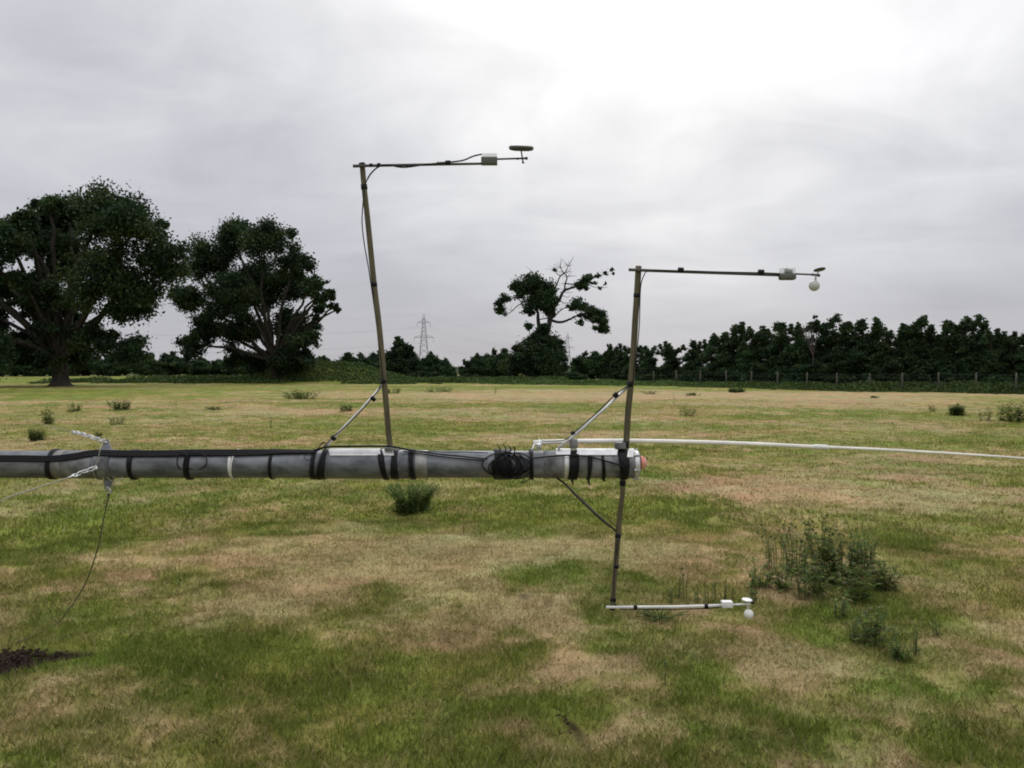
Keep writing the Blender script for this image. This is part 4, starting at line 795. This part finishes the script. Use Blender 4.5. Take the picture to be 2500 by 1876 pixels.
def disc(px, py, Y, rp, tp, tilt, mat, parent, name='disc_sensor'):
    c_ = P(px, py, Y); r_ = rp * Y / F; t_ = tp * Y / F; ax = Vector(tilt).normalized(); mb = MB()
    mb.lathe(c_ - ax * t_ / 2, ax, [(0, 0), (-.0, r_ * .6), (.15 * t_, r_ * .9), (.5 * t_, r_), (.85 * t_, r_ * .97), (t_, r_ * .88), (t_ * .9, r_ * .4), (t_ * .9, 0)], 32); return mb.build(name, mat, parent)
disc(1272.5, 363, ZF - .01, 30.5, 12, (.03, -.22, 1), M['disc'], bA)
mb = MB(); mb.tube([P(936, 938, ZA + .02), P(880, 1002, ZA + .01), P(815, 1069, ZA), P(788, 1102, ZA - .03)], pxr(6), 10); mb.build('brace', M['alu'], bA)
for x_, y_ in ((911, 974), (814, 1070)):
    t = MB(); band_on(t, P(936, 938, ZA), P(788, 1102, ZA), x_, y_, ZA - .005, pxr(14), .022); t.build('tape_band', M['tape'], bA)
mb = MB(); mb.box(P(950, 1096, ZA - .02), .05, .07, .018, bev=.003); mb.build('foot_clamp', M['galv2'], bA)
# --- boom B
bB = empty('sensor_boom', P(1528, 1096, ZA), 'right sensor boom above the mast, with a tilted disc and hanging ball', 'sensor boom', SG)
pB = [P(1526, 1150, ZA - .05), P(1529, 1080, ZA), P(1534, 1000, ZA), P(1541, 930, ZA), P(1547, 850, ZA), P(1551, 780, ZA), P(1555, 720, ZA), P(1559, 650, ZA)]
mb = MB(); pB[0] = P(1528, 1100, ZA); mb.tube(spline(pB, 4), [pxr(15.5 - .5 * i / 28) for i in range(29)], 14); mb.build('upright_pole', M['pole'], bB)
mb = MB(); mb.tube(spline([P(1574, 668, ZF), P(1566, 690, ZA - .02), P(1563, 720, ZA - .02), P(1561, 790, ZA - .02), P(1556, 850, ZA - .02), P(1549, 900, ZA - .02), P(1545, 940, ZA - .02)], 6), .0032, 8)
mb.tube(spline([P(1536, 940, ZF), P(1515, 955, ZF), P(1503, 963, ZF), P(1460, 1005, ZF), P(1420, 1042, ZF), P(1400, 1058, ZF)], 5), .0036, 8)
mb.tube(spline([P(1574, 668, ZF), P(1590, 661, ZF - .012), P(1662, 661, ZF - .012), P(1760, 664, ZF - .01), P(1858, 666, ZF - .012), P(1905, 668, ZF - .01)], 5), .0026, 8); mb.build('cable', M['black'], bB)
for x_, y_, L_ in ((1555, 722, .024), (1539, 938, .034), (1528, 1085, .04)):
    t = MB(); band_on(t, P(1529, 1080, ZA), P(1559, 650, ZA), x_, y_, ZA, pxr(17), L_); t.build('tape_band', M['tape'], bB)
mb = MB(); mb.tube([P(1535, 659, ZF), P(1600, 661.5, ZF), P(1760, 667, ZF), P(1908, 672, ZF)], pxr(7.5), 10); mb.build('cross_arm', M['arm'], bB)
for x_, y_ in ((1662, 660), (1858, 665)):
    t = MB(); band_on(t, P(1535, 659, ZF), P(1908, 672, ZF), x_, y_, ZF, pxr(13.5), .033); t.build('tape_band', M['tape'], bB)
mb = MB(); mb.box(P(1922, 676, ZF - .01), 39 * ZF / F, .06, 16 * ZF / F, bev=.012); bx = mb.build('instrument_box', M['boxgrey'], bB)
mb = MB(); mb.box(P(1922, 661, ZF - .01), 36 * ZF / F, .056, 14 * ZF / F, bev=.01); mb.build('lid', M['clear'], bx)
mb = MB(); mb.box(P(1925, 663, ZF - .01), 18 * ZF / F, .03, 9 * ZF / F, bev=.004); mb.box(P(1920, 659, ZF - .02), 8 * ZF / F, .02, 6 * ZF / F, bev=.002); mb.build('electronics', M['pcb'], bx)
mb = MB(); mb.tube([P(1941, 669, ZF - .01), P(1985, 671, ZF - .01), P(2001, 673, ZF - .01)], [pxr(4.4), pxr(4.6), pxr(7)], 10); mb.sphere(P(1984, 671, ZF - .01), pxr(7), (1.2, 1, 1), 10); mb.sphere(P(1999, 673, ZF - .01), pxr(7.5), n=10); mb.build('sensor_rod', M['arm'], bB)
disc(2001, 659, ZF - .01, 14.5, 4, (-.12, .20, 1), M['disc'], bB)
mb = MB(); mb.tube([P(1995, 672, ZF - .01), P(1999, 661, ZF - .01)], pxr(3.5), 8); mb.tube([P(1992, 671, ZF - .01), P(1990.5, 688, ZF - .01)], [pxr(4.5), pxr(6)], 8); mb.build('sensor_stem', M['ball'], bB)
mb = MB(); mb.sphere(P(1988, 698, ZF - .01), pxr(26), n=28); mb.build('ball_sensor', M['ball'], bB)
mb = MB(); mb.tube([P(1535, 942, ZA + .02), P(1470, 1004, ZA), P(1399, 1066, ZA - .02), P(1362, 1096, ZA - .04)], pxr(7), 10); mb.build('brace', M['alu'], bB)
for x_, y_, L_ in ((1503, 965, .03), (1399, 1059, .024)):
    t = MB(); band_on(t, P(1535, 942, ZA), P(1399, 1066, ZA), x_, y_, ZA - .01, pxr(13), L_); t.build('tape_band', M['tape'], bB)
mb = MB(); mb.box(P(1400, 1083, ZA - .01), 20 * YM / F, .03, 22 * YM / F, bev=.006); mb.build('foot_clamp', M['galv2'], bB); mb = MB(); mb.box(P(1514, 1088, ZA - .01), 26 * YM / F, .05, 16 * YM / F, bev=.005); mb.build('foot_clamp', M['galv2'], bB)
# --- boom C
bC = empty('sensor_boom', P(1520, 1172, ZA), 'lower sensor boom hanging from the mast end, white disc and ball near the grass', 'sensor boom', SG)
pC = [P(1522, 1168, ZA), P(1519, 1210, ZA), P(1513, 1260, ZA), P(1509, 1308, ZA), P(1504, 1370, ZA), P(1499, 1425, ZA), P(1495, 1490, ZA)]
mb = MB(); mb.tube(spline(pC, 4), [pxr(11 + 2.5 * min(1, i / 10) - 1.5 * max(0, (i - 14) / 10)) for i in range(25)], 14); mb.build('upright_pole', M['pole'], bC)
for x_, y_, L_ in ((1509, 1308, .026), (1504, 1383, .02), (1497, 1464, .02), (1495, 1486, .012), (1520, 1180, .03)):
    t = MB(); band_on(t, P(1495, 1490, ZA), P(1519, 1210, ZA), x_, y_, ZA, pxr(15), L_); t.build('tape_band', M['tape'], bC)
mb = MB(); mb.tube([P(1480, 1483, ZF), P(1560, 1482.5, ZF), P(1650, 1482, ZF), P(1766, 1478, ZF)], pxr(7), 10); mb.build('cross_arm', M['white'], bC)
mb = MB(); mb.tube(spline([P(1510, 1310, ZF), P(1500, 1400, ZA - .04), P(1500, 1470, ZF), P(1520, 1488, ZF), P(1550, 1488, ZF), P(1640, 1488, ZF), P(1725, 1486, ZF), P(1762, 1482, ZF)], 5), .0032, 8)
mb.tube(spline([P(1360, 1166, ZF), P(1377, 1180, ZF), P(1400, 1205, ZF), P(1450, 1254, ZF), P(1480, 1280, ZF), P(1505, 1297, ZF)], 5), .0034, 8); mb.tube(spline([P(1488, 1270, ZF), P(1500, 1282, ZF), P(1508, 1288, ZF)], 3), .002, 6); mb.build('cable', M['black'], bC)
for x_, y_ in ((1551, 1483), (1724, 1480)):
    t = MB(); band_on(t, P(1480, 1483, ZF), P(1766, 1478, ZF), x_, y_, ZF, pxr(11), .022); t.build('tape_band', M['tape'], bC)
mb = MB(); mb.box(P(1774.5, 1475, ZF - .01), 26 * ZF / F, .05, 15 * ZF / F, bev=.004); mb.build('instrument_box', M['white'], bC)
mb = MB(); mb.tube([P(1787, 1477, ZF - .01), P(1832, 1475, ZF - .01)], pxr(5), 10); mb.build('sensor_rod', M['white'], bC)
mb = MB(); mb.sphere(P(1837, 1472, ZF - .005), pxr(8), (1.3, 1, .8), 10); mb.build('end_plug', M['black'], bC)
disc(1824, 1465, ZF - .01, 13, 3.5, (.06, -.10, 1), M['white'], bC)
mb = MB(); mb.tube([P(1826, 1477, ZF - .01), P(1828, 1490, ZF - .01)], pxr(4), 8); mb.tube([P(1825, 1477, ZF - .01), P(1824, 1465, ZF - .01)], pxr(3), 8); mb.build('sensor_stem', M['ball'], bC)
mb = MB(); mb.sphere(P(1828, 1500, ZF - .01), pxr(23), n=28); mb.build('ball_sensor', M['white'], bC)
mb = MB(); mb.tube([P(1354, 1164, ZA + .02), P(1375, 1178, ZA + .01), P(1450, 1250, ZA), P(1507, 1300, ZA)], pxr(5), 10); mb.build('brace', M['arm'], bC)
# --- long pale pole behind
whip = empty('whip_pole', P(1310, 1082, 5.42), 'long thin white plastic pole reaching right from behind the mast, drooping', 'pole'); ZW = 5.42
mb = MB(); mb.tube(spline([P(1302, 1081, ZW), P(1400, 1078, ZW), P(1530, 1077, ZW), P(1700, 1080, ZW), P(1850, 1085, ZW), P(1975, 1091, ZW), P(2004, 1092, ZW)], 5), [pxr(12) - i * pxr(2.6) / 30 for i in range(31)], 10); mb.build('thick_section', M['cream'], whip)
mb = MB(); mb.tube(spline([P(1990, 1091, ZW), P(2150, 1098, ZW), P(2330, 1108, ZW), P(2480, 1118, ZW), P(2700, 1136, ZW), P(2950, 1164, ZW)], 5), [pxr(8) - i * pxr(4.6) / 25 for i in range(26)], 10); mb.build('thin_section', M['cream'], whip)
mb = MB(); mb.tube([P(1984, 1091, ZW), P(1988, 1091, ZW), P(2020, 1093, ZW), P(2024, 1093, ZW)], [pxr(9), pxr(13), pxr(13), pxr(8)], 12); mb.build('joint', M['white'], whip)
mb = MB(); mb.box(P(1316, 1090, ZW - .05), .03, .05, .035, bev=.004); mb.tube([P(1300, 1098, ZW - .08), P(1304, 1086, ZW - .03), P(1330, 1082, ZW)], .006, 8); mb.tube([P(1318, 1098, ZW - .06), P(1316, 1072, ZW)], .004, 8); mb.build('clamp', M['silver'], whip)
